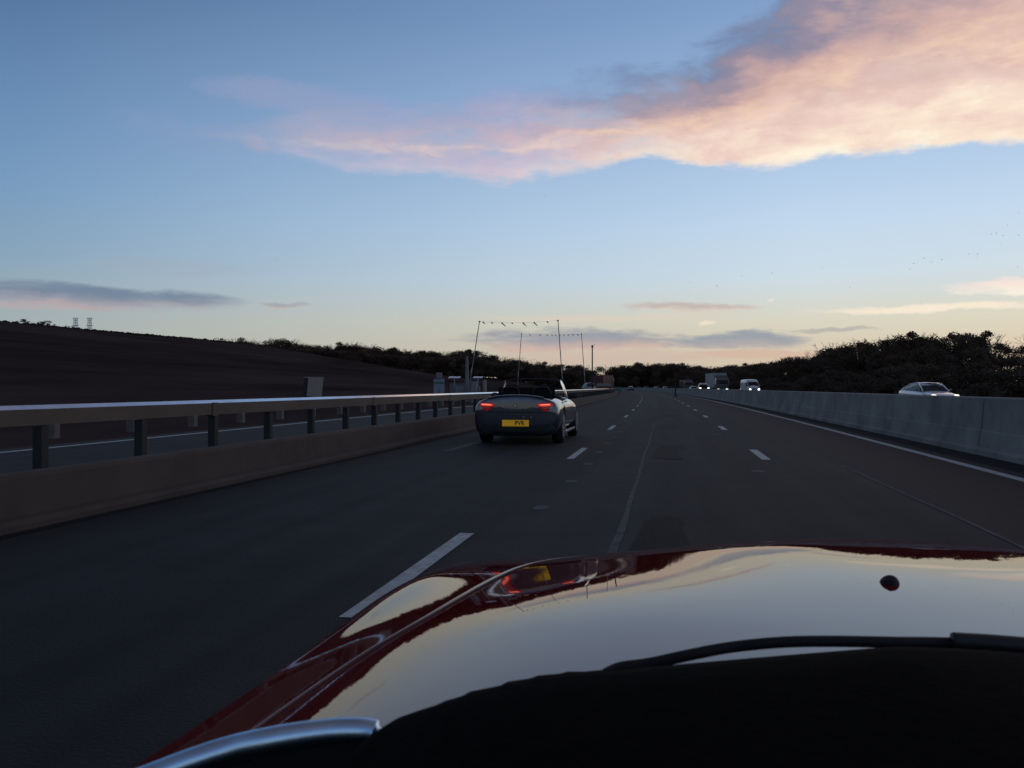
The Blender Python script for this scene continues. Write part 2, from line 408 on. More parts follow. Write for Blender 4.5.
# open box beam on posts
rail = thing('safety_rail', 'long bare steel box beam rail on dark posts behind the low left barrier', 'guard rail')
bm = sweep(B(), [(0.0, 0.765), (0.0, 0.928), (-0.035, 0.968), (-0.10, 0.968), (-0.10, 0.765)], -12, 330, 3.0, -6.3)
bm.faces.ensure_lookup_table()
o = obj('beam', bm, ['galv_shaded_brown', 'galvanised'], rail)
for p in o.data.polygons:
    if p.normal.z > 0.4: p.material_index = 1  # bright top, dark brown sides: reflected sky and ground put into the colour
bm0 = None
for i in range(96):
    s = -4+1.59*i
    if bm0 is None:
        b_ = B(); box(b_, -.055, .055, -.05, .05, 0, .755, .008); bm0 = obj('post', b_, 'post_dark', rail); q = bm0
    else:
        q = bm0.copy(); COL.objects.link(q)
    q.location = P(-6.37, s, -0.004)
for i in range(14):
    s = 4+4.8*i*1.3
    b_ = B(); box(b_, -.115, .012, -.07, .07, .745, .935, .004); q = obj('splice', b_, 'galv_shaded_brown', rail); q.location = P(-6.3, s); q.rotation_euler.z = heading(s)
rail2 = thing('post_fence', 'low fence of pale posts on the verge beyond the works road on the left', 'fence')
obj('rail', sweep(B(), [(0, .62), (0, .72), (-.05, .72), (-.05, .62)], -14, 160, 3.0, -13.95), 'post_dark', rail2)
pm = None
for i in range(60):
    s = -9+2.8*i
    if pm is None:
        b_ = B(); box(b_, -.11, .11, -.09, .09, -.2, .80, .01); pm = obj('post', b_, 'post_pale', rail2); q = pm
    else:
        q = pm.copy(); COL.objects.link(q)
    q.location = P(-14.1, s, terrain(*P(-14.1, s).xy))

# ------------------------------------------------------------------ sky
W = bpy.data.worlds.new('World'); S.world = W; W.use_nodes = True
NT = W.node_tree; NT.nodes.clear()
def N(t, **kw):
    n = NT.nodes.new(t)
    for k, v in kw.items(): setattr(n, k, v)
    return n
def setin(n, i, v):
    if hasattr(v, 'is_linked'): NT.links.new(v, n.inputs[i])
    else: n.inputs[i].default_value = v
def M(op, a, b=0.0, c=0.0, clamp=False):
    n = N('ShaderNodeMath', operation=op, use_clamp=clamp)
    setin(n, 0, a); setin(n, 1, b)
    if op in ('MULTIPLY_ADD', 'SMOOTH_MIN'): setin(n, 2, c)
    return n.outputs[0]
def SS(x, a, b):
    n = N('ShaderNodeMapRange', interpolation_type='SMOOTHSTEP'); setin(n, 'Value', x); setin(n, 'From Min', a); setin(n, 'From Max', b)
    return n.outputs['Result']
def LIN(x, a, b, c=0.0, d=1.0):
    n = N('ShaderNodeMapRange'); setin(n, 'Value', x); setin(n, 'From Min', a); setin(n, 'From Max', b); setin(n, 'To Min', c); setin(n, 'To Max', d)
    return n.outputs['Result']
def MIX(f, a, b, blend='MIX'):
    n = N('ShaderNodeMixRGB', blend_type=blend); setin(n, 0, f)
    for i, v in ((1, a), (2, b)):
        if hasattr(v, 'is_linked'): NT.links.new(v, n.inputs[i])
        else: n.inputs[i].default_value = tuple(v)+(1,) if len(v) == 3 else v
    return n.outputs[0]
def RAMP(x, pts):
    n = N('ShaderNodeValToRGB'); r = n.color_ramp
    while len(r.elements) > 1: r.elements.remove(r.elements[-1])
    r.elements[0].position = pts[0][0]; r.elements[0].color = tuple(pts[0][1])+(1,)
    for p, c in pts[1:]:
        e = r.elements.new(p); e.color = tuple(c)+(1,)
    setin(n, 0, x); return n.outputs[0]
def CURVE(x, lo, hi, pts):
    """piecewise curve of real values as a grey ramp"""
    vs = [v for _, v in pts]; a, b = min(vs), max(vs)
    g = RAMP(LIN(x, lo, hi), [((p-lo)/(hi-lo), ((v-a)/(b-a),)*3) for p, v in pts])
    return LIN(g, 0, 1, a, b)
def srgb(r, g, b):
    f = lambda c: (c/255/12.92) if c/255 <= 0.04045 else ((c/255+0.055)/1.055)**2.4
    return (f(r), f(g), f(b))
def azel(u, v):
    a = math.atan((u-512)/F); return math.degrees(a), math.degrees(math.atan((HY-v)/F*math.cos(a)))

tc = N('ShaderNodeTexCoord'); sp = N('ShaderNodeSeparateXYZ'); NT.links.new(tc.outputs['Generated'], sp.inputs[0])
X, Y, Z = sp.outputs
AZ0 = M('MULTIPLY_ADD', M('ARCTAN2', X, Y), 57.29578, math.degrees(YAW))     # degrees clockwise from the view axis
EL0 = M('MULTIPLY', M('ARCSINE', Z), 57.29578)
def NOISE(sx, sy, scale, detail=6, rough=0.6, seed=0.0, dist=0.0):
    cb = N('ShaderNodeCombineXYZ'); setin(cb, 0, M('MULTIPLY', AZ0, sx)); setin(cb, 1, M('MULTIPLY', EL0, sy)); cb.inputs[2].default_value = seed
    n = N('ShaderNodeTexNoise'); n.inputs['Scale'].default_value = scale; n.inputs['Detail'].default_value = detail; n.inputs['Roughness'].default_value = rough; n.inputs['Distortion'].default_value = dist
    NT.links.new(cb.outputs[0], n.inputs['Vector']); return n.outputs['Fac']
n1 = NOISE(1, 2.2, 0.16, 7, 0.62, 2.0)
n2 = NOISE(1, 2.6, 0.5, 6, 0.62, 7.0)
n3 = NOISE(0.3, 2.4, 0.45, 7, 0.65, 11.0, 0.15)
n4 = NOISE(0.8, 1.8, 0.24, 8, 0.6, 21.0, 0.25)
AZ = M('ADD', AZ0, M('MULTIPLY', M('SUBTRACT', n1, 0.5), 4.0))
EL = M('ADD', EL0, M('ADD', M('MULTIPLY', M('SUBTRACT', n1, 0.5), 2.2), M('MULTIPLY', M('SUBTRACT', n2, 0.5), 1.5)))

SUN_AZ, SUN_EL = 50.0, 2.0        # from the view axis, degrees
sky = N('ShaderNodeTexSky'); sky.sky_type = 'NISHITA'; sky.sun_disc = False
sky.sun_elevation = R(SUN_EL); sky.sun_rotation = R(SUN_AZ)-YAW
sky.altitude = 50; sky.air_density = 1.0; sky.dust_density = 0.6; sky.ozone_density = 2.0
# twilight gradient, brighter and warmer towards the sunset on the right
t = LIN(EL0, -2, 90)
T = lambda e: (e+2)/92.0
g_right = RAMP(t, [(0, srgb(206, 190, 170)), (T(2), srgb(218, 203, 182)), (T(4.5), srgb(224, 220, 202)), (T(7.5), srgb(213, 229, 240)), (T(11), srgb(202, 225, 248)), (T(16), srgb(178, 206, 239)), (T(25), srgb(134, 167, 212)), (T(40), srgb(106, 114, 146)), (T(65), srgb(92, 90, 102)), (1, srgb(84, 80, 88))])
g_left = RAMP(t, [(0, srgb(178, 178, 168)), (T(2), srgb(178, 184, 178)), (T(5), srgb(164, 180, 188)), (T(8), srgb(143, 172, 196)), (T(12), srgb(126, 163, 200)), (T(17), srgb(110, 147, 190)), (T(25), srgb(80, 114, 158)), (T(40), srgb(74, 86, 114)), (T(65), srgb(68, 68, 78)), (1, srgb(62, 60, 66))])
side = CURVE(AZ0, -180, 180, [(-180, 0.25), (-110, -0.15), (-32, 0.0), (-15, 0.42), (0, 0.72), (20, 1.0), (50, 1.15), (110, 0.6), (180, 0.25)])
grad = N('ShaderNodeMixRGB'); NT.links.new(side, grad.inputs[0]); NT.links.new(g_left, grad.inputs[1]); NT.links.new(g_right, grad.inputs[2])
base = grad.outputs[0]
ns = N('ShaderNodeMixRGB', blend_type='MULTIPLY'); ns.inputs[0].default_value = 1; NT.links.new(sky.outputs[0], ns.inputs[1]); ns.inputs[2].default_value = (0.11, 0.11, 0.11, 1)
base = MIX(0.12, base, ns.outputs[0])
col = base

def cloud(col, u, v, w, h, colour, under=None, opac=0.8, tilt=0.0, soft=0.35, dens=0.5, wisp=n3, el=None, az=None):
    a0, e0 = azel(u, v); sa = math.degrees(w/F)*math.cos(math.radians(a0))**2; se = math.degrees(h/F)*math.cos(math.radians(a0))
    dx = M('DIVIDE', M('SUBTRACT', az or AZ, a0), sa)
    dy = M('DIVIDE', M('SUBTRACT', M('SUBTRACT', el or ELs, e0), M('MULTIPLY', M('SUBTRACT', AZ0, a0), tilt)), se)
    d = M('ADD', M('MULTIPLY', dx, dx), M('MULTIPLY', dy, dy))
    m = SS(M('ADD', d, M('MULTIPLY', M('SUBTRACT', wisp, 0.5), -2.6*dens)), 1.0, 1.0-soft*1.6)
    c = colour
    if under is not None:
        n = N('ShaderNodeMixRGB'); NT.links.new(SS(dy, -0.7, 0.35), n.inputs[0]); n.inputs[1].default_value = under+(1,); n.inputs[2].default_value = colour+(1,)
        c = n.outputs[0]
    return MIX(M('MULTIPLY', m, opac), col, c)
ELs = M('ADD', EL0, M('ADD', M('MULTIPLY', M('SUBTRACT', n1, 0.5), 1.1), M('MULTIPLY', M('SUBTRACT', n2, 0.5), 0.7)))

# low bars near the horizon
col = cloud(col, 100, 297, 165, 15, srgb(104, 122, 148), srgb(168, 160, 168), 0.8, tilt=0.0, dens=0.5, soft=.55)
col = cloud(col, 40, 306, 120, 5, srgb(194, 168, 166), None, 0.4, dens=0.3, soft=.6)
col = cloud(col, 288, 304, 30, 3, srgb(150, 152, 160), srgb(198, 170, 160), 0.6, dens=0.4, soft=.6)
col = cloud(col, 180, 268, 110, 12, srgb(164, 170, 186), None, 0.25, dens=0.9, soft=.6)
col = cloud(col, 575, 341, 125, 15, srgb(146, 150, 164), srgb(212, 180, 168), 0.85, dens=0.9, soft=.5)
col = cloud(col, 600, 357, 130, 9, srgb(206, 180, 168), None, 0.5, dens=0.9, soft=.5)
col = cloud(col, 735, 341, 85, 10, srgb(142, 152, 166), srgb(176, 168, 168), 0.85, dens=0.7, soft=.5)
col = cloud(col, 770, 354, 110, 6, srgb(212, 176, 158), None, 0.6, dens=0.8, soft=.6)
col = cloud(col, 830, 330, 60, 3.0, srgb(158, 156, 162), None, 0.55, dens=0.6, soft=.6)
col = cloud(col, 690, 308, 70, 6, srgb(192, 166, 160), srgb(222, 206, 190), 0.65, tilt=-0.03, dens=0.8, soft=.6)
col = cloud(col, 600, 318, 140, 5, srgb(228, 206, 186), None, 0.4, dens=0.9, soft=.6)
col = cloud(col, 710, 322, 10, 2.6, srgb(250, 232, 206), None, 0.7, dens=0.3, soft=.7)
col = cloud(col, 766, 303, 7, 2.4, srgb(245, 232, 215), None, 0.6, tilt=0.45, dens=0.3, soft=.7)
col = cloud(col, 930, 309, 150, 6, srgb(252, 236, 214), None, 0.85, tilt=-0.012, dens=0.5, soft=.6)
col = cloud(col, 1045, 287, 130, 11, srgb(253, 230, 218), srgb(255, 244, 226), 0.85, dens=0.6, soft=.45, tilt=-0.03)
# thin pink veils on the left
col = cloud(col, 290, 95, 120, 16, srgb(154, 162, 196), None, 0.5, tilt=-0.02, dens=1.0, soft=.8, wisp=n4)
col = cloud(col, 255, 142, 22, 12, srgb(178, 168, 190), None, 0.6, dens=0.8, soft=.8, tilt=-.3)
col = cloud(col, 200, 135, 110, 24, srgb(140, 158, 192), None, 0.3, dens=1.1, soft=.8, wisp=n4)

# the big lit bank sweeping down from the upper right
def tab(pts):
    r = []
    for u, v in pts: r.append(azel(u, v))
    return r
low = tab([(150, 140), (250, 148), (300, 165), (360, 178), (430, 180), (520, 183), (570, 175), (640, 162), (690, 163), (755, 175), (800, 170), (840, 160), (900, 153), (1024, 145)])+[(44, 15.2), (60, 17), (90, 22), (110, 30)]
top = tab([(150, 128), (250, 122), (290, 106), (400, 104), (470, 100), (540, 90), (590, 82), (640, 88), (680, 72), (730, 40), (770, 8), (800, -20), (870, -75), (1024, -170)])+[(44, 33), (60, 40), (90, 48), (110, 40)]
LOW = CURVE(AZ0, -40, 115, [(-40, low[0][1]+0.5)]+low)
TOP = CURVE(AZ0, -40, 115, [(-40, top[0][1]+0.5)]+top)
EB = M('ADD', EL0, M('ADD', M('MULTIPLY', M('SUBTRACT', n1, 0.5), 2.0), M('MULTIPLY', M('SUBTRACT', n2, 0.5), 1.1)))
over = M('SUBTRACT', EB, LOW)
thick = M('MAXIMUM', M('SUBTRACT', TOP, LOW), 0.5)
tt = M('DIVIDE', over, thick)
n5 = NOISE(0.6, 2.2, 0.32, 7, 0.6, 33.0, 0.3)
body = M('MULTIPLY', SS(over, 0.0, 0.75), SS(M('ADD', tt, M('MULTIPLY', M('SUBTRACT', n4, 0.5), 0.9)), 1.2, 0.82))
thin = CURVE(AZ0, -40, 115, [(-40, 0.0), (-24, 0.0), (-18, 0.12), (-15, 0.42), (-9, 0.62), (2, 0.8), (7, 0.9), (14, 1.0), (60, 1.0), (85, 0.6), (110, 0.0)])
streak = LIN(n5, 0.36, 0.58, 0.45, 1.0)
holes = M('ADD', M('MULTIPLY', streak, M('SUBTRACT', 1.0, SS(AZ0, 6, 14))), SS(AZ0, 6, 14))
mask = M('MULTIPLY', M('MULTIPLY', body, thin), holes, clamp=True)
u_ = M('ADD', tt, M('ADD', M('MULTIPLY', M('SUBTRACT', n4, 0.5), 0.75), M('MULTIPLY', M('SUBTRACT', n5, 0.5), 0.35)))
lit = RAMP(u_, [(0.0, srgb(255, 243, 222)), (0.10, srgb(250, 228, 208)), (0.24, srgb(238, 208, 196)), (0.38, srgb(228, 194, 182)), (0.50, srgb(218, 182, 170)), (0.62, srgb(194, 164, 164)), (0.76, srgb(152, 142, 160)), (0.9, srgb(126, 132, 160)), (1.0, srgb(112, 130, 166))])
pink = RAMP(u_, [(0.0, srgb(236, 208, 208)), (0.3, srgb(206, 186, 204)), (0.55, srgb(216, 184, 190)), (0.8, srgb(172, 170, 200)), (1.0, srgb(146, 162, 204))])
bank = MIX(SS(AZ0, -2, 10), pink, lit)
n6 = NOISE(0.7, 1.5, 0.13, 5, 0.55, 61.0)
bank = MIX(M('MULTIPLY', M('MULTIPLY', SS(n6, 0.47, 0.62), SS(tt, 0.12, 0.3)), 0.35), bank, srgb(192, 168, 172))
ridge = M('MULTIPLY', SS(M('ABSOLUTE', M('SUBTRACT', tt, M('ADD', 0.42, M('MULTIPLY', M('SUBTRACT', n2, 0.5), 0.5)))), 0.13, 0.0), SS(n5, 0.4, 0.65))
bank = MIX(M('MULTIPLY', ridge, 0.55), bank, srgb(255, 222, 190))
col = MIX(mask, col, bank)
# the rest of the sky: a few dull banks behind and overhead
back = SS(M('ABSOLUTE', AZ0), 60, 105)
nb = NOISE(0.5, 1.2, 0.08, 6, 0.6, 50.0)
col = MIX(M('MULTIPLY', M('MULTIPLY', back, SS(nb, 0.5, 0.68)), 0.55), col, srgb(150, 138, 158))
# below the horizon
col = MIX(SS(EL0, -0.3, -2.0), col, srgb(60, 56, 54))
bg = N('ShaderNodeBackground'); NT.links.new(col, bg.inputs['Color']); bg.inputs['Strength'].default_value = 1.0
out = N('ShaderNodeOutputWorld'); NT.links.new(bg.outputs[0], out.inputs['Surface'])
W.cycles.sampling_method = 'MANUAL'; W.cycles.sample_map_resolution = 512

sd = bpy.data.lights.new('sun', 'SUN'); sd.energy = 0.03; sd.color = (1.0, 0.72, 0.5); sd.angle = R(8)
so = bpy.data.objects.new('sun', sd); COL.objects.link(so)
a = R(SUN_AZ)-YAW; e = R(SUN_EL)
dirv = Vector((math.sin(a)*math.cos(e), math.cos(a)*math.cos(e), math.sin(e)))
so.rotation_euler = (-dirv).to_track_quat('-Z', 'Y').to_euler(); so.location = (60, 60, 60)

# ------------------------------------------------------------------ trees
def crown_quads(bm, rng, lobes, n, size, mi):
    tot = sum(l[3]**2 for l in lobes)
    for l in lobes:
        k = int(n*l[3]**2/tot)
        for _ in range(k):
            v = Vector((rng.gauss(0, 1), rng.gauss(0, 1), rng.gauss(0, 1))).normalized()
            r = l[3]*(rng.random()**0.45)*(0.8+0.35*mnoise.noise(v*2.3+Vector((l[0], l[1], l[2]))*3))
            c = Vector(l[:3])+Vector((v.x*r, v.y*r, v.z*r*0.85))
            if c.z < 0.05: continue
            a = Vector((rng.gauss(0, 1), rng.gauss(0, 1), rng.gauss(0, 1))).normalized(); b = a.orthogonal().normalized()
            s = size*rng.uniform(0.5, 1.3)
            ps = [c+a*s, c+b*s*0.6, c-a*s*0.9, c-b*s*0.7]
            f = bm.faces.new([bm.verts.new(p) for p in ps]); f.material_index = mi
def limb(bm, p, d, L, r, depth, rng, spread=0.6, twig=0):
    q = p+d*L
    cyl(bm, p, q, r, r*0.62, 5 if depth > 1 else 3, cap=False)
    if depth <= 0: return
    for _ in range(3 if depth < 4 else 2):
        nd = (d+Vector((rng.gauss(0, 1), rng.gauss(0, 1), rng.gauss(0.25, 0.7)))*spread).normalized()
        limb(bm, p+d*L*rng.uniform(0.6, 1.0), nd, L*rng.uniform(0.6, 0.82), r*0.6, depth-1, rng, spread)
def tree_proto(seed, kind):
    """unit-height tree: meshes (trunk, crown)"""
    rng = random.Random(seed); t = B(); c = B()
    if kind == 'bare':
        limb(t, Vector((0, 0, -.03)), Vector((0, 0, 1)), 0.3, 0.022, 2, rng, 0.5)
        for _ in range(4):
            limb(c, Vector((0, 0, rng.uniform(.2, .4))), Vector((rng.gauss(0, .5), rng.gauss(0, .5), 1)).normalized(), 0.24, 0.010, 4, rng, 0.55)
        crown_quads(c, rng, [(rng.gauss(0, .1), rng.gauss(0, .1), .5, .22)], 120, 0.014, 0)
    else:
        limb(t, Vector((0, 0, -.05)), Vector((rng.gauss(0, .04), rng.gauss(0, .04), 1)), 0.34, 0.03, 3, rng, 0.5)
        if kind == 'round':
            lobes = [(rng.gauss(0, .10), rng.gauss(0, .10), .55, .32)]+[(rng.gauss(0, .22), rng.gauss(0, .22), rng.uniform(.4, .88), rng.uniform(.10, .2)) for _ in range(9)]+[(rng.gauss(0, .27), rng.gauss(0, .27), rng.uniform(.06, .3), .2) for _ in range(7)]
        elif kind == 'tall':
            lobes = [(rng.gauss(0, .05), rng.gauss(0, .05), z, .21*(1.15-z)+.05) for z in (.08, .2, .35, .5, .65, .8, .92)]+[(rng.gauss(0, .12), rng.gauss(0, .12), rng.uniform(.3, .88), .09) for _ in range(7)]
        else:
            lobes = [(rng.gauss(0, .28), rng.gauss(0, .28), rng.uniform(.1, .8), rng.uniform(.14, .26)) for _ in range(13)]
        crown_quads(c, rng, lobes, 6200, 0.0185, 0)
        for _ in range(60):   # twigs breaking the outline
            p = Vector((rng.gauss(0, .18), rng.gauss(0, .18), rng.uniform(.55, .85)))
            limb(c, p, Vector((p.x*1.5, p.y*1.5, rng.uniform(.3, 1))).normalized(), .09, .004, 1, rng, .5)
    for f in c.faces: f.material_index = 0
    def fin(bm, nm, mk):
        me = bpy.data.meshes.new(nm); bm.to_mesh(me); bm.free(); me.materials.append(MATS[mk]); return me
    return fin(t, 'trunk', 'bark'), fin(c, 'crown', 'bark' if kind == 'bare' else ('leaf_brown' if seed % 3 == 0 else 'leaf_dark'))
PROTO = [tree_proto(11, 'round'), tree_proto(12, 'round'), tree_proto(13, 'wide'), tree_proto(14, 'tall'), tree_proto(15, 'round'), tree_proto(16, 'wide'), tree_proto(21, 'bare'), tree_proto(22, 'bare')]
def tree(x, y, h, pi, label, group, rng, name='tree', w=1.0):
    o = thing(name, label, 'bush' if name == 'bush' else 'tree', (x, y, terrain(x, y)-0.1), rng.uniform(0, 6.28), group)
    o.scale = (h*w, h*w, h)
    t, c = PROTO[pi]
    link('trunk', t, None, o); link('crown', c, None, o)
    return o
rng = random.Random(5)
RT = [(598, 381), (606, 373), (612, 367), (630, 368), (650, 365), (680, 366), (705, 369), (730, 368), (757, 366), (770, 361), (800, 355), (826, 351), (836, 342), (850, 339), (872, 336), (900, 335), (920, 333), (935, 334), (960, 333), (985, 333), (1005, 332), (1024, 334), (1100, 332), (1200, 330), (1400, 325)]
# wood beyond the oncoming carriageway: front and back rows following the road
for row, (lat, step) in enumerate(((44, 5.5), (52, 6.0), (61, 7.5))):
    s = 26.0+row*3
    while s < 440:
        l = lat+rng.uniform(-2.5, 2.5); p = P(l, s+rng.uniform(-2, 2))
        d = -SY*p.x+CY*p.y; cx = CY*p.x+SY*p.y; u = 512+F*cx/max(d, 5)
        if d > 10 and u < 1330:
            need = hgt(interp(RT, u), d)-terrain(p.x, p.y)
            hh = max(3.5, need)*(rng.uniform(.66, .92), rng.uniform(.84, 1.04), rng.uniform(1.0, 1.09))[row]
            bare = (row == 2 and (838 < u < 872 or 985 < u < 1030 or rng.random() < .22)) or (row == 1 and rng.random() < .1)
            k = rng.choice([6, 7]) if bare else rng.randrange(6)
            if bare: hh = max(3.5, need)*1.03
            if bare: tree(p.x, p.y, hh, k, 'bare twiggy tree standing in the dark wood along the oncoming carriageway', 'bare trees in the roadside wood', rng, 'tree', 1.0)
            else: tree(p.x, p.y, hh, k, 'dark bushy tree in the wood along the oncoming carriageway on the right', 'trees in the roadside wood', rng, 'tree', 1.25)
        s += step*(1+s/350)
s = 30.0
while s < 430:
    p = P(29+rng.uniform(-3, 4), s); d = -SY*p.x+CY*p.y; u = 512+F*(CY*p.x+SY*p.y)/d
    if u < 1250: tree(p.x, p.y, rng.uniform(2.2, 4.2), rng.choice([0, 2, 4, 5]), 'dark scrubby bush in the hedge at the foot of the roadside wood', 'hedge bushes beyond the oncoming carriageway', rng, 'bush', 1.7)
    s += 4.2*(1+s/260)
# wood closing the road where it bends out of sight
for dep in (500, 540):
    u = 614.0 if dep == 540 else 617.0
    while u < 765:
        uu = u+rng.uniform(-2, 2); p = at(uu, dep+rng.uniform(-12, 12))
        hh = (hgt(interp(RT, uu), dep)-terrain(p.x, p.y))*rng.uniform(1.02, 1.2)
        tree(p.x, p.y, hh, rng.randrange(6), 'far dark tree in the wood closing the view where the road bends', 'trees at the end of the road', rng, 'tree', 1.5)
        u += 6.0
LT = [(60, 322), (200, 333), (240, 341), (262, 345), (285, 343), (310, 346), (330, 349), (350, 346), (375, 350), (400, 352), (430, 355), (455, 354), (478, 354), (492, 358), (505, 361), (512, 359), (525, 362), (548, 367), (556, 368), (572, 366), (584, 369), (592, 376), (598, 378), (606, 379)]
for dep in (450, 490):
    u = 236.0 if dep == 490 else 268
    while u < (606 if dep == 490 else 588):
        uu = u+rng.uniform(-2, 2); dd = dep+rng.uniform(-12, 12); p = at(uu, dd)
        hh = max(4.0, (hgt(interp(LT, uu), dd)-terrain(p.x, p.y)))*rng.uniform(1.04, 1.26)
        if dep == 450: hh *= .8
        tree(p.x, p.y, hh, rng.randrange(6), 'far dark tree in the wood behind the bare hill on the left', 'trees behind the bare hill', rng, 'tree', 1.5)
        u += 6.0
# scrub on the crest of the hill
for u, hh, n in ((5, .9, 1), (23, 2.2, 1), (28, 1.4, 1), (38, 1.6, 1), (42, 2.0, 1), (47, 2.6, 1), (66, 1.3, 1), (72, 1.5, 1), (79, 1.2, 1), (126, .8, 1), (205, 1.3, 0), (236, 1.5, 0), (246, 1.8, 0), (258, 1.6, 0)):
    d = 150+u*.3; best = None
    for k in range(60):
        dd = 60+k*4; p = at(u, dd); e_ = (terrain(p.x, p.y)-HC)/dd
        if best is None or e_ > best[0]: best = (e_, p)
    p = best[1]
    tree(p.x, p.y, hh*.48, rng.randrange(6), 'small dark bush on the skyline of the bare hill on the left', 'bushes on the hill crest', rng, 'bush', 1.4)

# ------------------------------------------------------------------ our own car: the front of a red roadster
AC = 0.43
car = thing('red_car', 'glossy dark red car bonnet reflecting the sky, seen over the dashboard in the foreground', 'car', (AC, 0, 0))
import numpy as np
BM = 0.935
class Shell:
    """upper skin of bonnet and wings: a lengthwise profile minus a crosswise drop blended between three stations"""
    SN = [0.4, 1.05, 1.5, 1.95, 2.2, 2.4, 2.55, 2.7, 2.85]
    SL = [-0.0485, -0.0287, -0.0773, -0.1906, -0.2772, -0.3608, -0.55, -1.4, -3.0]
    BN = [0, .15, .3, .45, .55, .63, .70, .76, .81, .85, .88, .91, .935]
    G = [[-0.0534, -0.0018, 0.0116, 0.0569, 0.1069, 0.1783, 0.2186, 0.2676, 0.3273, 0.363, 0.3543, 0.3087, 0.2684], [-0.0402, -0.0128, 0.0946, 0.1118, 0.1335, 0.1392, 0.0892, 0.0554, 0.0452, 0.0389, 0.0347, 0.3043, 0.6968], [0.0435, 0.1055, 0.1265, 0.099, 0.052, 0.0085, -0.0136, -0.0038, -0.0027, -0.0036, -0.0022, 0.3919, 1.1267]]
    def __init__(s):
        def sm_(a, sig):
            k = np.arange(-3*sig, 3*sig+1); w = np.exp(-.5*(k/sig)**2); w /= w.sum(); n = len(k)//2
            return np.convolve(np.concatenate([2*a[0]-a[n:0:-1], a, 2*a[-1]-a[-2:-n-2:-1]]), w, 'valid')
        s.sg = np.linspace(.3, 2.95, 266); s.bg = np.linspace(0, .94, 189)
        q = sm_(np.interp(s.sg, s.SN, s.SL), 6)
        z = np.concatenate([[0], np.cumsum((q[1:]+q[:-1])/2*(s.sg[1]-s.sg[0]))]); s.z = z-np.interp(1.05, s.sg, z)+0.89070
        s.D = []
        for g in s.G:
            g = np.array(g); g[0] = 0; gg = sm_(np.interp(s.bg, s.BN, g), 3)
            s.D.append(np.concatenate([[0], np.cumsum((gg[1:]+gg[:-1])/2*(s.bg[1]-s.bg[0]))]))
    def __call__(s, b, y):
        b = min(abs(b), BM)
        t = float(np.interp(y, [.9, 1.5, 2.1], [0, 1, 2])); i = min(int(t), 1); f = t-i; f = f*f*(3-2*f)
        d0, d1 = np.interp(b, s.bg, s.D[i]), np.interp(b, s.bg, s.D[i+1])
        return float(np.interp(y+.2*b*b, s.sg, s.z)-(d0*(1-f)+d1*f))
H = Shell()
def seam(s):
    tab = [(.4, .818), (.668, .816), (.778, .812), (.917, .799), (.976, .785), (1.04, .768), (1.124, .756), (1.234, .746), (1.375, .736), (1.546, .72), (1.661, .69), (1.75, .635), (1.86, .55), (2.0, .45), (2.7, .35)]
    return sum(interp(tab, s+d) for d in (-.06, -.04, -.02, 0, .02, .04, .06))/7
def s_end(b): return 2.70-0.22*b*b
def surface(name, bfun, ns, nb, s0, s1fun, m, lip0=False, lip1=False):
    bm = B(); rows = []
    for i in range(ns+1):
        row = []
        for j in range(nb+1):
            t = j/nb; 
            s = s0+(s1fun-s0)*i/ns
            b0, b1 = bfun(s); b = b0+(b1-b0)*t
            row.append((b, s-0.0, H(b, s)))
        # rolled panel edges
        r = 0.0021
        if lip1:
            b, s_, z = row[-1]; row += [(b+r*.6, s_, z-r*.35), (b+r, s_, z-r*1.4), (b+r, s_, z-.02)]
        if lip0:
            b, s_, z = row[0]; row = [(b-r, s_, z-.02), (b-r, s_, z-r*1.4), (b-r*.6, s_, z-r*.35)]+row
        rows.append([bm.verts.new(p) for p in row])
    for a, b in zip(rows, rows[1:]):
        for j in range(len(a)-1): bm.faces.new((a[j], a[j+1], b[j+1], b[j]))
    return obj(name, bm, m, car, True)
bonnet = surface('bonnet', lambda s: (-seam(s), seam(s)), 150, 90, 0.57, 2.70, 'paint_red', True, True)
GAP = 0.0055
surface('front_wing', lambda s: (seam(s)+GAP, BM), 150, 46, 0.45, 2.70, 'paint_red', True, False)
surface('front_wing', lambda s: (-BM, -seam(s)-GAP), 150, 46, 0.45, 2.70, 'paint_red', False, True)
# flanks of the wings down to the sill, with the wheel arch cut away
for sg in (-1, 1):
    bm = B(); rows = []
    for i in range(61):
        s = 0.45+(2.70-0.45)*i/60; top = H(BM, s)
        zb = 0.2
        dx = (s-1.62)/0.36
        if abs(dx) < 1: zb = max(0.2, 0.31+0.36*math.sqrt(1-dx*dx))
        zb = min(zb, top-.01)
        rows.append([bm.verts.new((sg*(BM+0.012*math.sin(math.pi*min(1, k/5.0*1.1)))-sg*0.10*sm(2.3, 2.7, s), s, top+(zb-top)*k/6)) for k in range(7)])
    for a, b in zip(rows, rows[1:]):
        for j in range(6): bm.faces.new((a[j], a[j+1], b[j+1], b[j]))
    bmesh.ops.recalc_face_normals(bm, faces=bm.faces)
    obj('wing_side', bm, 'paint_red', car, True)
    b_ = B(); cyl(b_, (sg*.68, 1.62, .32), (sg*.89, 1.62, .32), .32, n=40); wh = obj('wheel', b_, 'rubber', car)
    b_ = B(); cyl(b_, (sg*.80, 1.62, .32), (sg*.897, 1.62, .32), .225, n=32); obj('rim', b_, 'alloy', wh)
bm = B(); rows = []
for i in range(41):
    b = -0.80+1.6*i/40
    z1 = H(b, 2.70)
    rows.append([bm.verts.new((b, 2.70+(0.07-0.20*b*b)*math.sin(math.pi*k/6)*0.8-0.0*k, z1+(0.2-z1)*k/6)) for k in range(7)])
for a, b in zip(rows, rows[1:]):
    for j in range(6): bm.faces.new((a[j], a[j+1], b[j+1], b[j]))
bmesh.ops.recalc_face_normals(bm, faces=bm.faces)
obj('front_bumper', bm, 'paint_red', car, True)
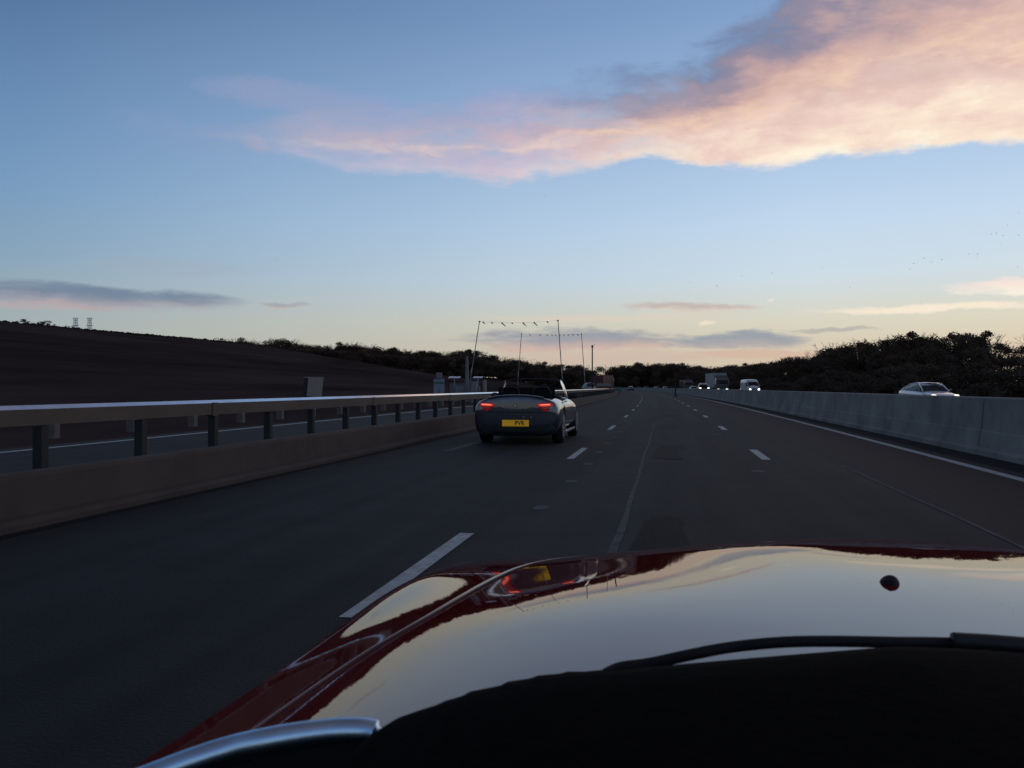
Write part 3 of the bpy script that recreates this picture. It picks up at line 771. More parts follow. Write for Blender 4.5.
# dark void under the panel gaps
bm = B(); vs = []
for s in [0.5+0.1*i for i in range(22)]:
    vs.append([bm.verts.new((b, s, H(b, s)-0.03)) for b in (-.88, -.8, -.6, -.3, 0, .3, .6, .8, .88)])
for a, b in zip(vs, vs[1:]):
    for j in range(8): bm.faces.new((a[j], a[j+1], b[j+1], b[j]))
obj('under_panel', bm, 'rubber', car)
def cp(u, v, d):      # a point in front of the driver, in the car's own frame
    p = at(u, d, hgt(v, d)); return Vector((p.x-AC, p.y, p.z))
# washer jet
def on_bonnet(u, v):
    best = None
    for i in range(900):
        d = 0.8+i*0.002; p = cp(u, v, d)
        if p.z <= H(p.x, p.y): return p
    return p
jp = on_bonnet(889, 583)
bm = B(); bmesh.ops.create_uvsphere(bm, u_segments=20, v_segments=12, radius=1)
for v in bm.verts:
    z = v.co.z; f = 1-0.22*max(0, z)
    v.co = Vector((v.co.x*.0125*f+0.002*z, v.co.y*.017*f, max(-.004, math.copysign(abs(z)**.7, z)*.0125)))
j = obj('washer_jet', bm, 'rubber', car, True); j.location = (jp.x, jp.y, H(jp.x, jp.y)-.002)
b_ = B(); cyl(b_, (-.003, -.013, .007), (-.003, -.0165, .0075), .003, n=10); nz = obj('nozzle', b_, 'rubber', j)
# wiper: arm + blade across the foot of the windscreen
def tube(name, pts, r, m, parent, ry=None, n=8):
    bm = B(); rings = []
    for i, p in enumerate(pts):
        t = (pts[min(i+1, len(pts)-1)]-pts[max(i-1, 0)]).normalized(); sd_ = t.cross(Vector((0, 0, 1))).normalized(); up = sd_.cross(t)
        rr = r[i] if isinstance(r, (list, tuple)) else r; hh = (ry or r); hh = hh[i] if isinstance(hh, (list, tuple)) else hh
        rings.append([bm.verts.new(p+sd_*rr*math.cos(2*math.pi*k/n)+up*hh*math.sin(2*math.pi*k/n)) for k in range(n)])
    for a, b in zip(rings, rings[1:]):
        for k in range(n): bm.faces.new((a[k], a[(k+1) % n], b[(k+1) % n], b[k]))
    bm.faces.new(rings[0]); bm.faces.new(rings[-1]); bmesh.ops.recalc_face_normals(bm, faces=bm.faces)
    return obj(name, bm, m, parent, True)
def spline(pts, n=8):
    out = []
    for i in range(len(pts)-1):
        p0, p1, p2, p3 = pts[max(i-1, 0)], pts[i], pts[i+1], pts[min(i+2, len(pts)-1)]
        for k in range(n):
            t = k/n
            out.append(0.5*((2*p1)+(p2-p0)*t+(2*p0-5*p1+4*p2-p3)*t*t+(3*p1-p0-3*p2+p3)*t**3))
    out.append(pts[-1]); return out
wp = [cp(606, 674, 0.711), cp(622, 667, 0.720), cp(650, 663, 0.728), cp(692, 654, 0.735), cp(730, 647, 0.744), cp(780, 642, 0.744), cp(830, 641, 0.744), cp(895, 642, 0.744), cp(955, 643, 0.744), cp(1030, 648, 0.735), cp(1110, 660, 0.720)]
tube('wiper', spline(wp), .006, 'rubber', car, ry=.0054)
tube('wiper_arm', spline([cp(952, 641, 0.739), cp(1000, 644, 0.735), cp(1060, 650, 0.728), cp(1140, 664, 0.711)]), .007, 'black_plastic', car, ry=.0085)
# scuttle and dashboard, black against the bonnet
edge = [(100, 806), (200, 773), (270, 753), (330, 743), (372, 738), (380, 729), (395, 719), (400, 716.5), (420, 709.5), (436, 704.5), (446, 700), (462, 695.5), (470, 691), (500, 685), (508, 681), (530, 677.8), (538, 675), (560, 673), (568, 671), (585, 671), (600, 669.5), (612, 670), (640, 667), (672, 664.5), (700, 662), (752, 657.5), (800, 653.5), (850, 649.5), (895, 646), (960, 648), (1024, 652), (1120, 664), (1250, 690)]
def edge_d(u): return interp([(100, .57), (330, .585), (400, .60), (620, .66), (820, .70), (1024, .71), (1250, .68)], u)
bm = B(); rows = []
NE = len(edge)
fine = []
for (u0, v0), (u1, v1) in zip(edge, edge[1:]):
    for k in range(3): fine.append((u0+(u1-u0)*k/4, v0+(v1-v0)*k/4))
fine.append(edge[-1])
for u, v in fine:
    d = edge_d(u); p = cp(u, v, d); row = [Vector((p.x, p.y, p.z-.12)), Vector((p.x, p.y+.002, p.z-.012)), p]
    for k, (t, dz) in enumerate(((.04, .004), (.12, .006), (.3, .0), (.55, -.008), (1.0, -.02))):
        row.append(Vector((p.x, p.y-.55*t, p.z+dz+(0.915-p.z)*t*0.6)))
    row.append(Vector((p.x, p.y-.56, p.z-.25)))
    rows.append([bm.verts.new(q) for q in row])
for a, b in zip(rows, rows[1:]):
    for j in range(len(a)-1): bm.faces.new((a[j], a[j+1], b[j+1], b[j]))
bmesh.ops.recalc_face_normals(bm, faces=bm.faces)
obj('dashboard', bm, 'dash', car, True)
# solid tube added for a ring's reflection in the windscreen, sky blue in its colour
rp = [cp(u, v, d) for u, v, d in ((60, 830, .56), (110, 795, .57), (165, 772, .58), (200, 759, .585), (230, 749.5, .59), (265, 741.5, .59), (300, 735.5, .595), (335, 731.5, .60), (360, 731, .60), (376, 734, .60), (382, 741, .595))]
tube('ring_reflection', spline(rp), [.0085]*72+[.006, .0055, .005, .0045, .004, .0035, .003, .002, .001], 'reflection_blue', car, ry=[.0105]*72+[.007, .0065, .006, .005, .0045, .004, .003, .002, .001], n=12)
# cabin floor and bulkhead so that nothing of the road shows below the dash
b_ = B(); box(b_, -.86, .86, -1.4, .62, .16, .22); box(b_, -.86, .86, .35, .45, .2, .74); obj('cabin_tub', b_, 'dark_fabric', car)

# ------------------------------------------------------------------ the grey roadster ahead
p = P(-3.02, 15.7)
rs = thing('roadster', 'dark blue grey open-top two-seat sports car with lit red tail lamps and yellow plate', 'car', p, heading(16)); rs.scale = (1, 1, 1.065)
secs = [
 (0.00, [(0, .19), (.60, .19), (.76, .22), (.79, .45), (.785, .64), (.74, .785), (.58, .865), (.30, .915), (0, .925)]),
 (0.05, [(0, .16), (.64, .16), (.82, .21), (.855, .46), (.85, .65), (.79, .80), (.60, .87), (.30, .918), (0, .928)]),
 (0.16, [(0, .15), (.64, .15), (.85, .21), (.885, .47), (.885, .65), (.815, .81), (.61, .868), (.30, .90), (0, .908)]),
 (0.40, [(0, .16), (.6, .16), (.85, .25), (.885, .48), (.893, .65), (.825, .815), (.63, .868), (.3, .885), (0, .89)]),
 (0.78, [(0, .19), (.6, .19), (.85, .29), (.888, .48), (.897, .66), (.84, .835), (.66, .875), (.3, .885), (0, .885)]),
 (1.10, [(0, .18), (.6, .18), (.85, .27), (.87, .46), (.878, .64), (.825, .81), (.68, .86), (.3, .875), (0, .875)]),
 (1.22, [(0, .18), (.6, .18), (.845, .26), (.86, .45), (.870, .63), (.815, .80), (.70, .845), (.62, .70), (0, .66)]),
 (1.34, [(0, .18), (.6, .18), (.84, .25), (.855, .44), (.865, .62), (.81, .79), (.71, .83), (.64, .45), (0, .42)]),
 (2.30, [(0, .18), (.6, .18), (.84, .25), (.855, .44), (.87, .63), (.815, .80), (.71, .845), (.64, .45), (0, .42)]),
 (2.42, [(0, .18), (.6, .18), (.845, .26), (.86, .45), (.875, .64), (.815, .81), (.70, .87), (.60, .86), (0, .90)]),
 (2.70, [(0, .18), (.6, .18), (.85, .27), (.875, .47), (.885, .64), (.82, .80), (.68, .86), (.3, .895), (0, .90)]),
 (3.28, [(0, .19), (.6, .19), (.85, .29), (.888, .48), (.89, .63), (.82, .755), (.62, .79), (.3, .82), (0, .82)]),
 (3.75, [(0, .20), (.58, .20), (.80, .29), (.84, .46), (.83, .58), (.74, .66), (.55, .70), (.3, .72), (0, .725)]),
 (4.00, [(0, .22), (.5, .22), (.66, .30), (.70, .44), (.69, .53), (.60, .59), (.45, .62), (.25, .64), (0, .645)]),
 (4.09, [(0, .28), (.4, .28), (.52, .33), (.56, .42), (.55, .48), (.48, .53), (.36, .55), (.2, .56), (0, .565)])]
me = smooth_mesh(loft(secs), 2)
wheels = [(-.78, .78), (.78, .78), (-.78, 3.275), (.78, 3.275)]
cut_b = []
for x, y in wheels:
    c = B(); cyl(c, (math.copysign(.60, x), y, .325), (math.copysign(1.1, x), y, .325), .36, n=40); cut_b.append(c)
me = cut(me, cut_b)
body = link('body', me, 'roadster_paint', rs, True)
for p_ in me.polygons: p_.use_smooth = True
for x, y in wheels:
    sg = math.copysign(1, x)
    b_ = B(); cyl(b_, (sg*.655, y, .318), (sg*.868, y, .318), .318, n=40)
    bmesh.ops.bevel(b_, geom=[e for e in b_.edges if e.is_boundary is False and abs(e.verts[0].co.x-e.verts[1].co.x) < 1e-5 and len([f for f in e.link_faces if len(f.verts) > 4]) == 1], offset=.022, segments=3, affect='EDGES')
    w = obj('wheel', b_, 'rubber', rs, True)
    b_ = B(); cyl(b_, (sg*.80, y, .318), (sg*.872, y, .318), .228, n=40)
    for k in range(7):
        a = k*2*math.pi/7; q = B(); box(b_, sg*.866-.012, sg*.866+.014, y-.02, y+.02, .33, .54)
        vs = list(b_.verts)[-8:]; bmesh.ops.rotate(b_, verts=vs, cent=(0, y, .318), matrix=Matrix.Rotation(a, 3, 'X')); q.free()
    obj('rim', b_, 'alloy', w)
def rear_y(x, z):
    """distance to the rear skin of the body at (x, z)"""
    hit, loc, nrm, idx = body.data_ray(x, z)
    return loc
def ray_body(o, origin, d):
    from mathutils.bvhtree import BVHTree
    bv = BVHTree.FromPolygons([v.co for v in o.data.vertices], [list(pp.vertices) for pp in o.data.polygons])
    return bv.ray_cast(Vector(origin), Vector(d))
from mathutils.bvhtree import BVHTree
BV = BVHTree.FromPolygons([v.co for v in me.vertices], [list(pp.vertices) for pp in me.polygons])
def wrap(name, outline, m, parent, thick=.008, n=10):
    """a lens or panel lying on the rear skin: outline in (x, z), cast on to the body"""
    cx = sum(a for a, b in outline)/len(outline); cz = sum(b for a, b in outline)/len(outline)
    bm = B(); rings = []
    for k in range(5):
        t = k/4; ring = []
        for a, b in outline:
            x, z = cx+(a-cx)*(t*.999+.001), cz+(b-cz)*(t*.999+.001)
            h = BV.ray_cast(Vector((x, -2, z)), Vector((0, 1, 0)))
            y = h[0].y if h[0] else 0.2
            ring.append(bm.verts.new((x, y-thick*(1 if k < 4 else .0), z)))
        rings.append(ring)
    L = len(outline)
    for a, b in zip(rings, rings[1:]):
        for j in range(L): bm.faces.new((a[j], a[(j+1) % L], b[(j+1) % L], b[j]))
    bmesh.ops.recalc_face_normals(bm, faces=bm.faces)
    return obj(name, bm, m, parent, True)
def dens(poly, k=4):
    o = []
    for (a, b), (c, d) in zip(poly, poly[1:]+poly[:1]):
        for i in range(k): o.append((a+(c-a)*i/k, b+(d-b)*i/k))
    return o
for sg in (-1, 1):
    tl = wrap('tail_lamp', dens([(sg*.40, .745), (sg*.44, .785), (sg*.73, .80), (sg*.765, .745), (sg*.70, .66), (sg*.585, .62), (sg*.50, .68)]), 'tail_dark', rs, .008)
    wrap('lit_band', dens([(sg*.435, .725), (sg*.455, .768), (sg*.72, .782), (sg*.74, .735), (sg*.60, .718)]), 'tail_lit', tl, .014)
    wrap('lit_core', dens([(sg*.48, .738), (sg*.49, .760), (sg*.70, .770), (sg*.715, .745)]), 'tail_core', tl, .018)
    wrap('clear_lens', dens([(sg*.66, .69), (sg*.735, .725), (sg*.75, .70), (sg*.69, .65)]), 'lens_clear', tl, .013)
# boot lid shut line, bumper crease, diffuser, badge, lock, exhausts
wrap('boot_seam', dens([(-.66, .622), (0, .607), (.66, .622), (.66, .612), (0, .597), (-.66, .612)], 8), 'rubber', rs, .004)
wrap('lower_bumper', dens([(-.76, .40), (-.5, .385), (-.3, .345), (0, .335), (.3, .345), (.5, .385), (.76, .40), (.74, .26), (.60, .205), (0, .205), (-.60, .205), (-.74, .26)], 5), 'black_plastic', rs, .010)
b_ = B(); cyl(b_, (0, -.014, .735), (0, .03, .735), .036, n=24); bd = obj('badge', b_, 'car_dark', rs)
b_ = B(); cyl(b_, (0, -.019, .735), (0, .02, .735), .026, n=24); obj('badge_face', b_, 'alloy', bd)
b_ = B(); cyl(b_, (-.265, -.012, .735), (-.265, .03, .735), .014, n=16); obj('boot_lock', b_, 'alloy', rs)
for x in (-.40, -.31):
    b_ = B(); cyl(b_, (x, -.03, .275), (x, .12, .275), .034, .034, 20); ex = obj('exhaust', b_, 'black_plastic', rs)
    b_ = B(); cyl(b_, (x, -.034, .275), (x, .10, .275), .027, .027, 20); obj('bore', b_, 'rubber', ex)
for x in (.16, .32):
    b_ = B(); cyl(b_, (x, -.016, .52), (x, .03, .52), .011, n=12); obj('parking_sensor', b_, 'alloy', rs)
# plate
b_ = B(); box(b_, -.27, .27, -.020, .02, .345, .465, .004); pl = obj('number_plate', b_, 'plate_yellow', rs)
fc = bpy.data.curves.new('t', 'FONT'); fc.body = 'PVR'; fc.size = .105; fc.align_x = 'CENTER'; fc.align_y = 'CENTER'; fc.offset = .0035; fc.space_character = 1.1
fo = bpy.data.objects.new('t', fc); COL.objects.link(fo); tm = evaluated(fo, 'lettering'); bpy.data.objects.remove(fo)
lt = link('lettering', tm, 'plate_black', pl); lt.rotation_euler = (R(90), 0, 0); lt.location = (.085, -.0235, .405)
# spoiler lip, cockpit, windscreen, mirrors
bm = loft([(0.0, [(0, 0), (.2, 0), (.2, .002)]), ]) if False else B()
rows = []
for i in range(25):
    x = -.56+1.12*i/24; z = .922-.17*abs(x)**2.2
    rows.append([bm.verts.new(q) for q in ((x, .10, z-.02), (x, -.006, z-.004), (x, -.012, z+.012), (x, .02, z+.018), (x, .13, z-.012))])
for a, b in zip(rows, rows[1:]):
    for j in range(4): bm.faces.new((a[j], a[j+1], b[j+1], b[j]))
bmesh.ops.recalc_face_normals(bm, faces=bm.faces); obj('boot_spoiler', bm, 'roadster_paint', rs, True)
for x in (-.34, .34):
    b_ = B(); box(b_, x-.25, x+.25, 1.46, 1.98, .40, .54, .05); st = obj('seat', b_, 'dark_fabric', rs, True)
    b_ = B(); box(b_, x-.25, x+.25, 1.34, 1.48, .45, .98, .06); box(b_, x-.13, x+.13, 1.36, 1.45, .97, 1.13, .04); obj('backrest', b_, 'dark_fabric', st, True)
    tube('roll_hoop', [Vector((x-.19, 1.24, .80)), Vector((x-.185, 1.24, 1.0)), Vector((x-.13, 1.24, 1.07)), Vector((x, 1.24, 1.085)), Vector((x+.13, 1.24, 1.07)), Vector((x+.185, 1.24, 1.0)), Vector((x+.19, 1.24, .80))], .022, 'black_plastic', rs)
b_ = B(); box(b_, -.62, .62, 1.27, 1.285, .82, 1.075, .004); obj('dark_cabin_panel', b_, 'dark_fabric', rs)  # added panel that darkens the cabin and hides the rail behind
b_ = B(); box(b_, -.56, .56, 1.12, 1.2, .86, .90, .015); obj('hood_cover', b_, 'dark_fabric', rs)
b_ = B(); box(b_, -.64, .64, 2.05, 2.38, .72, .90, .05); obj('dashboard', b_, 'black_plastic', rs, True)
for sg in (-1, 1):
    ps = [Vector((sg*.735, 2.46, .84)), Vector((sg*.715, 2.36, .95)), Vector((sg*.685, 2.22, 1.08)), Vector((sg*.63, 2.06, 1.215))]
    nv = Vector((sg*.78, -.38, .49)).normalized(); bm = B(); rows = []  # plate widened and tilted to mirror the bright cloud as a highlight
    sp_ = spline(ps, 5)
    for k, p_ in enumerate(sp_):
        t = k/(len(sp_)-1); w = .014+.098*math.sin(math.pi*min(1, .12+.88*t))**.7
        tg = (sp_[min(k+1, len(sp_)-1)]-sp_[max(k-1, 0)]).normalized(); wv = nv.cross(tg).normalized()*w
        rows.append([bm.verts.new(p_+wv), bm.verts.new(p_+nv*.006), bm.verts.new(p_-wv), bm.verts.new(p_-nv*.03)])
    for a, b in zip(rows, rows[1:]):
        for j in range(4): bm.faces.new((a[j], a[(j+1) % 4], b[(j+1) % 4], b[j]))
    bm.faces.new(rows[0]); bm.faces.new(rows[-1]); bmesh.ops.recalc_face_normals(bm, faces=bm.faces)
    obj('windscreen_pillar', bm, 'pillar_mirror', rs)
    b_ = B(); bmesh.ops.create_uvsphere(b_, u_segments=20, v_segments=12, radius=1)
    for v in b_.verts: v.co = Vector((sg*.90+v.co.x*.105, 2.22+v.co.y*.07*(1 if v.co.y > 0 else .35), .905+v.co.z*.062))
    mr_ = obj('door_mirror', b_, 'black_plastic', rs, True)
    b_ = B(); cyl(b_, (sg*.78, 2.24, .84), (sg*.86, 2.23, .88), .022, n=10); obj('mirror_foot', b_, 'black_plastic', mr_)
tube('windscreen_header', spline([Vector((-.60, 2.06, 1.215)), Vector((-.3, 2.09, 1.245)), Vector((0, 2.10, 1.255)), Vector((.3, 2.09, 1.245)), Vector((.60, 2.06, 1.215))], 6), .018, 'black_plastic', rs)
for sg in (-1, 1):
    b_ = B(); box(b_, sg*.872-.004, sg*.872+.012, 1.42, 1.62, .66, .69, .006); obj('door_handle', b_, 'alloy', rs)
    b_ = B(); box(b_, sg*.845-.03, sg*.845+.03, 1.22, 2.82, .17, .23, .02); obj('sill', b_, 'car_silver', rs)

# driver, seen as a dark head and shoulders above the right-hand seat
dv = thing('person', 'driver in dark clothes with dark hair sitting in the open-top car ahead', 'person', rs.location+Vector((.34, 1.62, 0)), heading(16))
V_ = [(0, 0, .56), (0, -.06, .70), (0, -.10, .86), (0, -.11, .94), (0, -.10, 1.00), (0, -.08, 1.07), (0, -.07, 1.14), (-.18, -.10, .91), (-.24, .06, .76), (-.17, .30, .80), (-.15, .38, .82), (.18, -.10, .91), (.24, .06, .76), (.17, .30, .80), (.15, .38, .82), (-.11, .22, .56), (-.12, .46, .60), (-.12, .62, .36), (.11, .22, .56), (.12, .46, .60), (.12, .62, .36)]
E_ = [(0, 1), (1, 2), (2, 3), (3, 4), (4, 5), (5, 6), (3, 7), (7, 8), (8, 9), (9, 10), (3, 11), (11, 12), (12, 13), (13, 14), (0, 15), (15, 16), (16, 17), (0, 18), (18, 19), (19, 20)]
R_ = [.15, .15, .15, .11, .055, .085, .075, .065, .05, .04, .04, .065, .05, .04, .04, .085, .07, .05, .085, .07, .05]
link('body', skin(V_, E_, R_), 'skin', dv, True)
V2 = [v for v in V_[:4]]+V_[7:10]+V_[11:14]+V_[15:]
jm = skin([V_[0], V_[1], V_[2], (0, -.11, .93), V_[7], V_[8], (-.18, .26, .79), V_[11], V_[12], (.18, .26, .79)], [(0, 1), (1, 2), (2, 3), (3, 4), (4, 5), (5, 6), (3, 7), (7, 8), (8, 9)], [.165, .165, .165, .125, .08, .065, .055, .08, .065, .055])
link('jacket', jm, 'dark_fabric', dv, True)
b_ = B(); bmesh.ops.create_uvsphere(b_, u_segments=20, v_segments=14, radius=1)
for v in b_.verts: v.co = Vector((v.co.x*.088, -.088+v.co.y*.098, 1.125+v.co.z*.098))
bmesh.ops.delete(b_, geom=[v for v in b_.verts if v.co.y > -.03 and v.co.z < 1.15], context='VERTS')
link_h = obj('hair', b_, 'hair', dv, True)
for sg in (-1, 1):
    b_ = B(); bmesh.ops.create_uvsphere(b_, u_segments=10, v_segments=8, radius=1)
    for v in b_.verts: v.co = Vector((sg*.082+v.co.x*.012, -.07+v.co.y*.02, 1.10+v.co.z*.03))
    obj('ear', b_, 'skin', dv, True)
st = B(); 
for k in range(24):
    a0, a1 = k*math.pi/12, (k+1)*math.pi/12
    cyl(st, (.34+.18*math.cos(a0), 2.03+.06*math.sin(a0), .80+.17*math.sin(a0)), (.34+.18*math.cos(a1), 2.03+.06*math.sin(a1), .80+.17*math.sin(a1)), .014, n=6)
obj('steering_wheel', st, 'black_plastic', rs)

# ------------------------------------------------------------------ oncoming vehicles
def wheel_set(parent, pts, r, w=.2):
    for x, y in pts:
        sg = math.copysign(1, x); b_ = B(); cyl(b_, (x-sg*w, y, r), (x, y, r), r, n=24); wo = obj('wheel', b_, 'rubber', parent)
        b_ = B(); cyl(b_, (x-sg*.05, y, r), (x+sg*.006, y, r), r*.62, n=20); obj('rim', b_, 'alloy', wo)
def saloon(name, label, loc, rz, paint, cat='car', lamp='headlamp_dim', group=None, tall=1.0, lit=True, lz=.56):
    """y = 0 is the nose, + y runs back to the tail"""
    t = thing(name, label, cat, loc, rz, group)
    pr = lambda w, zb, zs, zt: [(0, zb), (w*.7, zb), (w*.96, zb+.08), (w, (zb+zs)/2), (w*.985, zs-.06), (w*.9, zs), (w*.6, zt), (w*.3, zt+.01), (0, zt+.015)]
    b = smooth_mesh(loft([(0, pr(.66, .26, .56, .60)), (.08, pr(.80, .22, .62, .66)), (.4, pr(.88, .2, .70, .74)), (.9, pr(.9, .19, .76, .82)), (1.3, pr(.9, .19, .85, .91)), (2.2, pr(.9, .19, .89, .93)), (3.2, pr(.9, .19, .92, .95)), (4.0, pr(.89, .2, .94, .98)), (4.4, pr(.85, .24, .92, .97)), (4.56, pr(.74, .32, .86, .90))]), 2)
    b = cut(b, [cyl(B(), (sg*.6, y, .33), (sg*1.1, y, .33), .36, n=28) for sg in (-1, 1) for y in (.82, 3.55)])
    link('body', b, paint, t, True)
    g = [(1.22, .70, .90), (1.75, .63, 1.24*tall), (2.1, .58, 1.38*tall), (2.7, .57, 1.40*tall), (3.2, .575, 1.34*tall), (3.75, .60, 1.14*tall), (4.2, .62, .95)]
    rf = B(); rows = []
    # roof skin
    for y, w, z in g[1:-1]: rows.append([rf.verts.new((w*q, y, z+.022*(1-q*q))) for q in (-1, -.6, 0, .6, 1)])
    for a, c in zip(rows, rows[1:]):
        for j in range(4): rf.faces.new((a[j], a[j+1], c[j+1], c[j]))
    bmesh.ops.recalc_face_normals(rf, faces=rf.faces)
    bmesh.ops.solidify(rf, geom=rf.faces[:], thickness=.03)
    obj('roof', rf, paint, t, True)
    ws = B(); vs = [ws.verts.new(q) for q in ((-.70, 1.22, .89), (.70, 1.22, .89), (.60, 1.95, 1.33*tall), (.3, 1.91, 1.355*tall), (0, 1.90, 1.36*tall), (-.3, 1.91, 1.355*tall), (-.60, 1.95, 1.33*tall))]; ws.faces.new(vs)
    bmesh.ops.solidify(ws, geom=ws.faces[:], thickness=.012); obj('windscreen', ws, 'glass_dark', t)
    ws = B(); vs = [ws.verts.new(q) for q in ((-.66, 4.25, .95), (.66, 4.25, .95), (.58, 3.5, 1.25*tall), (-.58, 3.5, 1.25*tall))]; ws.faces.new(vs)
    bmesh.ops.solidify(ws, geom=ws.faces[:], thickness=.012); obj('rear_window', ws, 'glass_dark', t)
    for sg in (-1, 1):
        sd_ = B(); vs = [sd_.verts.new((sg*x, y, z)) for x, y, z in ((.80, 1.5, .885), (.66, 1.95, 1.28*tall), (.63, 2.2, 1.345*tall), (.62, 2.7, 1.36*tall), (.63, 3.2, 1.29*tall), (.66, 3.55, 1.16*tall), (.80, 3.9, .945))]; sd_.faces.new(vs)
        bmesh.ops.solidify(sd_, geom=sd_.faces[:], thickness=.02); obj('side_window', sd_, 'glass_side', t)
        for pts in (((.76, 1.28, .89), (.63, 2.0, 1.35*tall)), ((.63, 3.2, 1.31*tall), (.76, 4.15, .95))):
            pm_ = B(); cyl(pm_, (sg*pts[0][0], pts[0][1], pts[0][2]), (sg*pts[1][0], pts[1][1], pts[1][2]), .04, .035, 8); obj('pillar', pm_, paint, t, True)
        b_ = B(); bmesh.ops.create_uvsphere(b_, u_segments=14, v_segments=8, radius=1)
        for v in b_.verts: v.co = Vector((sg*.64+v.co.x*.16, .17+v.co.y*.10+abs(v.co.x*sg*.0), lz+v.co.z*.065))
        obj('headlight', b_, lamp if lit else 'lens_clear', t, True)
        b_ = B(); bmesh.ops.create_uvsphere(b_, u_segments=12, v_segments=8, radius=1)
        for v in b_.verts: v.co = Vector((sg*.97+v.co.x*.09, 1.55+v.co.y*.06, .95+v.co.z*.07))
        obj('door_mirror', b_, 'car_dark', t, True)
    wheel_set(t, [(-.88, .82), (.88, .82), (-.88, 3.55), (.88, 3.55)], .32)
    return t
OZ = 0.03
def facing(s): return heading(s)           # nose towards us at local y = 0
GRP = 'oncoming vehicles beyond the concrete wall'
q = at(946.5, 46); saloon('silver_car', 'pale silver saloon car passing beyond the concrete wall, nearest of the oncoming vehicles', (q.x, q.y, OZ), .15, 'car_pale', group=GRP, lz=.64)
def van(label, loc, rz):
    t = thing('van', label, 'van', loc, rz, GRP)
    pr = lambda w, zb, zs, zt: [(0, zb), (w*.7, zb), (w*.97, zb+.06), (w, .7), (w, zs*.6), (w*.985, zs), (w*.8, zt), (w*.4, zt+.03), (0, zt+.04)]
    m_ = smooth_mesh(loft([(0, pr(.86, .32, .86, .95)), (.06, pr(.96, .28, .95, 1.04)), (.55, pr(1.0, .26, 1.14, 1.20)), (.85, pr(.985, .25, 1.5, 1.62)), (1.25, pr(.96, .25, 2.0, 2.14)), (1.7, pr(.97, .25, 2.25, 2.36)), (2.4, pr(1.0, .25, 2.30, 2.40)), (5.6, pr(1.0, .25, 2.30, 2.40)), (5.75, pr(.96, .28, 2.22, 2.32))]), 1)
    link('body', m_, 'car_white', t, True)
    b_ = B(); vs = [b_.verts.new(v) for v in ((-.86, .52, 1.24), (.86, .52, 1.24), (.78, 1.12, 2.0), (-.78, 1.12, 2.0))]; b_.faces.new(vs); bmesh.ops.solidify(b_, geom=b_.faces[:], thickness=-.06); obj('windscreen', b_, 'glass_dark', t)
    b_ = B(); box(b_, -.90, .90, -.02, .30, .62, .98, .05); obj('bonnet_front', b_, 'van_blue', t, True)
    b_ = B(); box(b_, -.92, .92, -.05, .2, .32, .56, .04); obj('bumper', b_, 'car_dark', t, True)
    for sg in (-1, 1):
        b_ = B(); bmesh.ops.create_uvsphere(b_, u_segments=14, v_segments=8, radius=1)
        for v in b_.verts: v.co = Vector((sg*.70+v.co.x*.19, .02+v.co.y*.08, .76+v.co.z*.17))
        obj('headlight', b_, 'headlamp', t, True)
        b_ = B(); box(b_, sg*.985-.02, sg*.985+.02, .95, 1.7, 1.28, 1.86, .01); obj('side_window', b_, 'glass_dark', t)
        b_ = B(); box(b_, sg*1.12-.08, sg*1.12+.08, .75, .85, 1.25, 1.58, .03); obj('door_mirror', b_, 'car_dark', t)
    wheel_set(t, [(-.98, .95), (.98, .95), (-.98, 4.5), (.98, 4.5)], .34)
    return t
q = at(754.5, 131); van('white panel van with a blue front and two lit headlamps behind the concrete wall', (q.x, q.y, OZ), facing(q.y)+.10)
def lorry(label, loc, rz, group, trailer, cab, H_=3.7, lit=True, name='lorry', back=False):
    t = thing(name, label, 'lorry', loc, rz, group)
    b_ = B(); box(b_, -1.22, 1.22, 0, 2.0, .45, 2.95, .10); c_ = obj('cab', b_, cab, t, True)
    b_ = B(); bmesh.ops.create_cube(b_, size=1, matrix=Matrix.Translation((0, 1.1, 3.2)) @ Matrix.Diagonal((2.3, 1.7, .6, 1)))
    for v in b_.verts:
        if v.co.y < .6 and v.co.z > 3.2: v.co.y += .7
    obj('roof_fairing', b_, cab, c_)
    b_ = B(); box(b_, -1.08, 1.08, -.03, .05, 1.75, 2.6, .02); obj('windscreen', b_, 'glass_dark', c_)
    b_ = B(); box(b_, -.95, .95, -.04, .05, 1.0, 1.6, .02); obj('grille', b_, 'car_dark', c_)
    b_ = B(); box(b_, -1.24, 1.24, -.10, .2, .36, .86, .05); obj('bumper', b_, 'car_dark', c_, True)
    for sg in (-1, 1):
        b_ = B(); box(b_, sg*.86-.2, sg*.86+.2, -.13, -.06, .55, .78, .03); obj('headlight', b_, 'headlamp' if lit else 'lens_clear', c_, True)
        b_ = B(); box(b_, sg*1.38-.1, sg*1.38+.1, .15, .3, 1.7, 2.5, .03); obj('door_mirror', b_, 'panel_white' if sg < 0 and lit else 'car_dark', c_)
    b_ = B(); box(b_, -1.25, 1.25, 2.35, 13.2, 1.1, H_, .03); obj('trailer', b_, trailer, t)
    b_ = B(); box(b_, -.5, .5, 1.6, 13.0, .75, 1.08); obj('chassis', b_, 'car_dark', t)
    wheel_set(t, [(x, y) for x in (-1.22, 1.22) for y in (1.3, 4.2, 9.6, 10.9, 12.2)], .5, .35)
    return t
q = at(722.5, 160); lorry('grey articulated lorry with a tall box trailer behind the concrete wall', (q.x, q.y, OZ), facing(q.y)+.05, GRP, 'lorry_grey', 'cab_dark', 4.0)
q = at(704.5, 128); saloon('white_car', 'white car with two bright headlamps just ahead of the grey lorry', (q.x, q.y, OZ), facing(q.y), 'car_white', lamp='headlamp', group=GRP, tall=1.25, lz=.98)
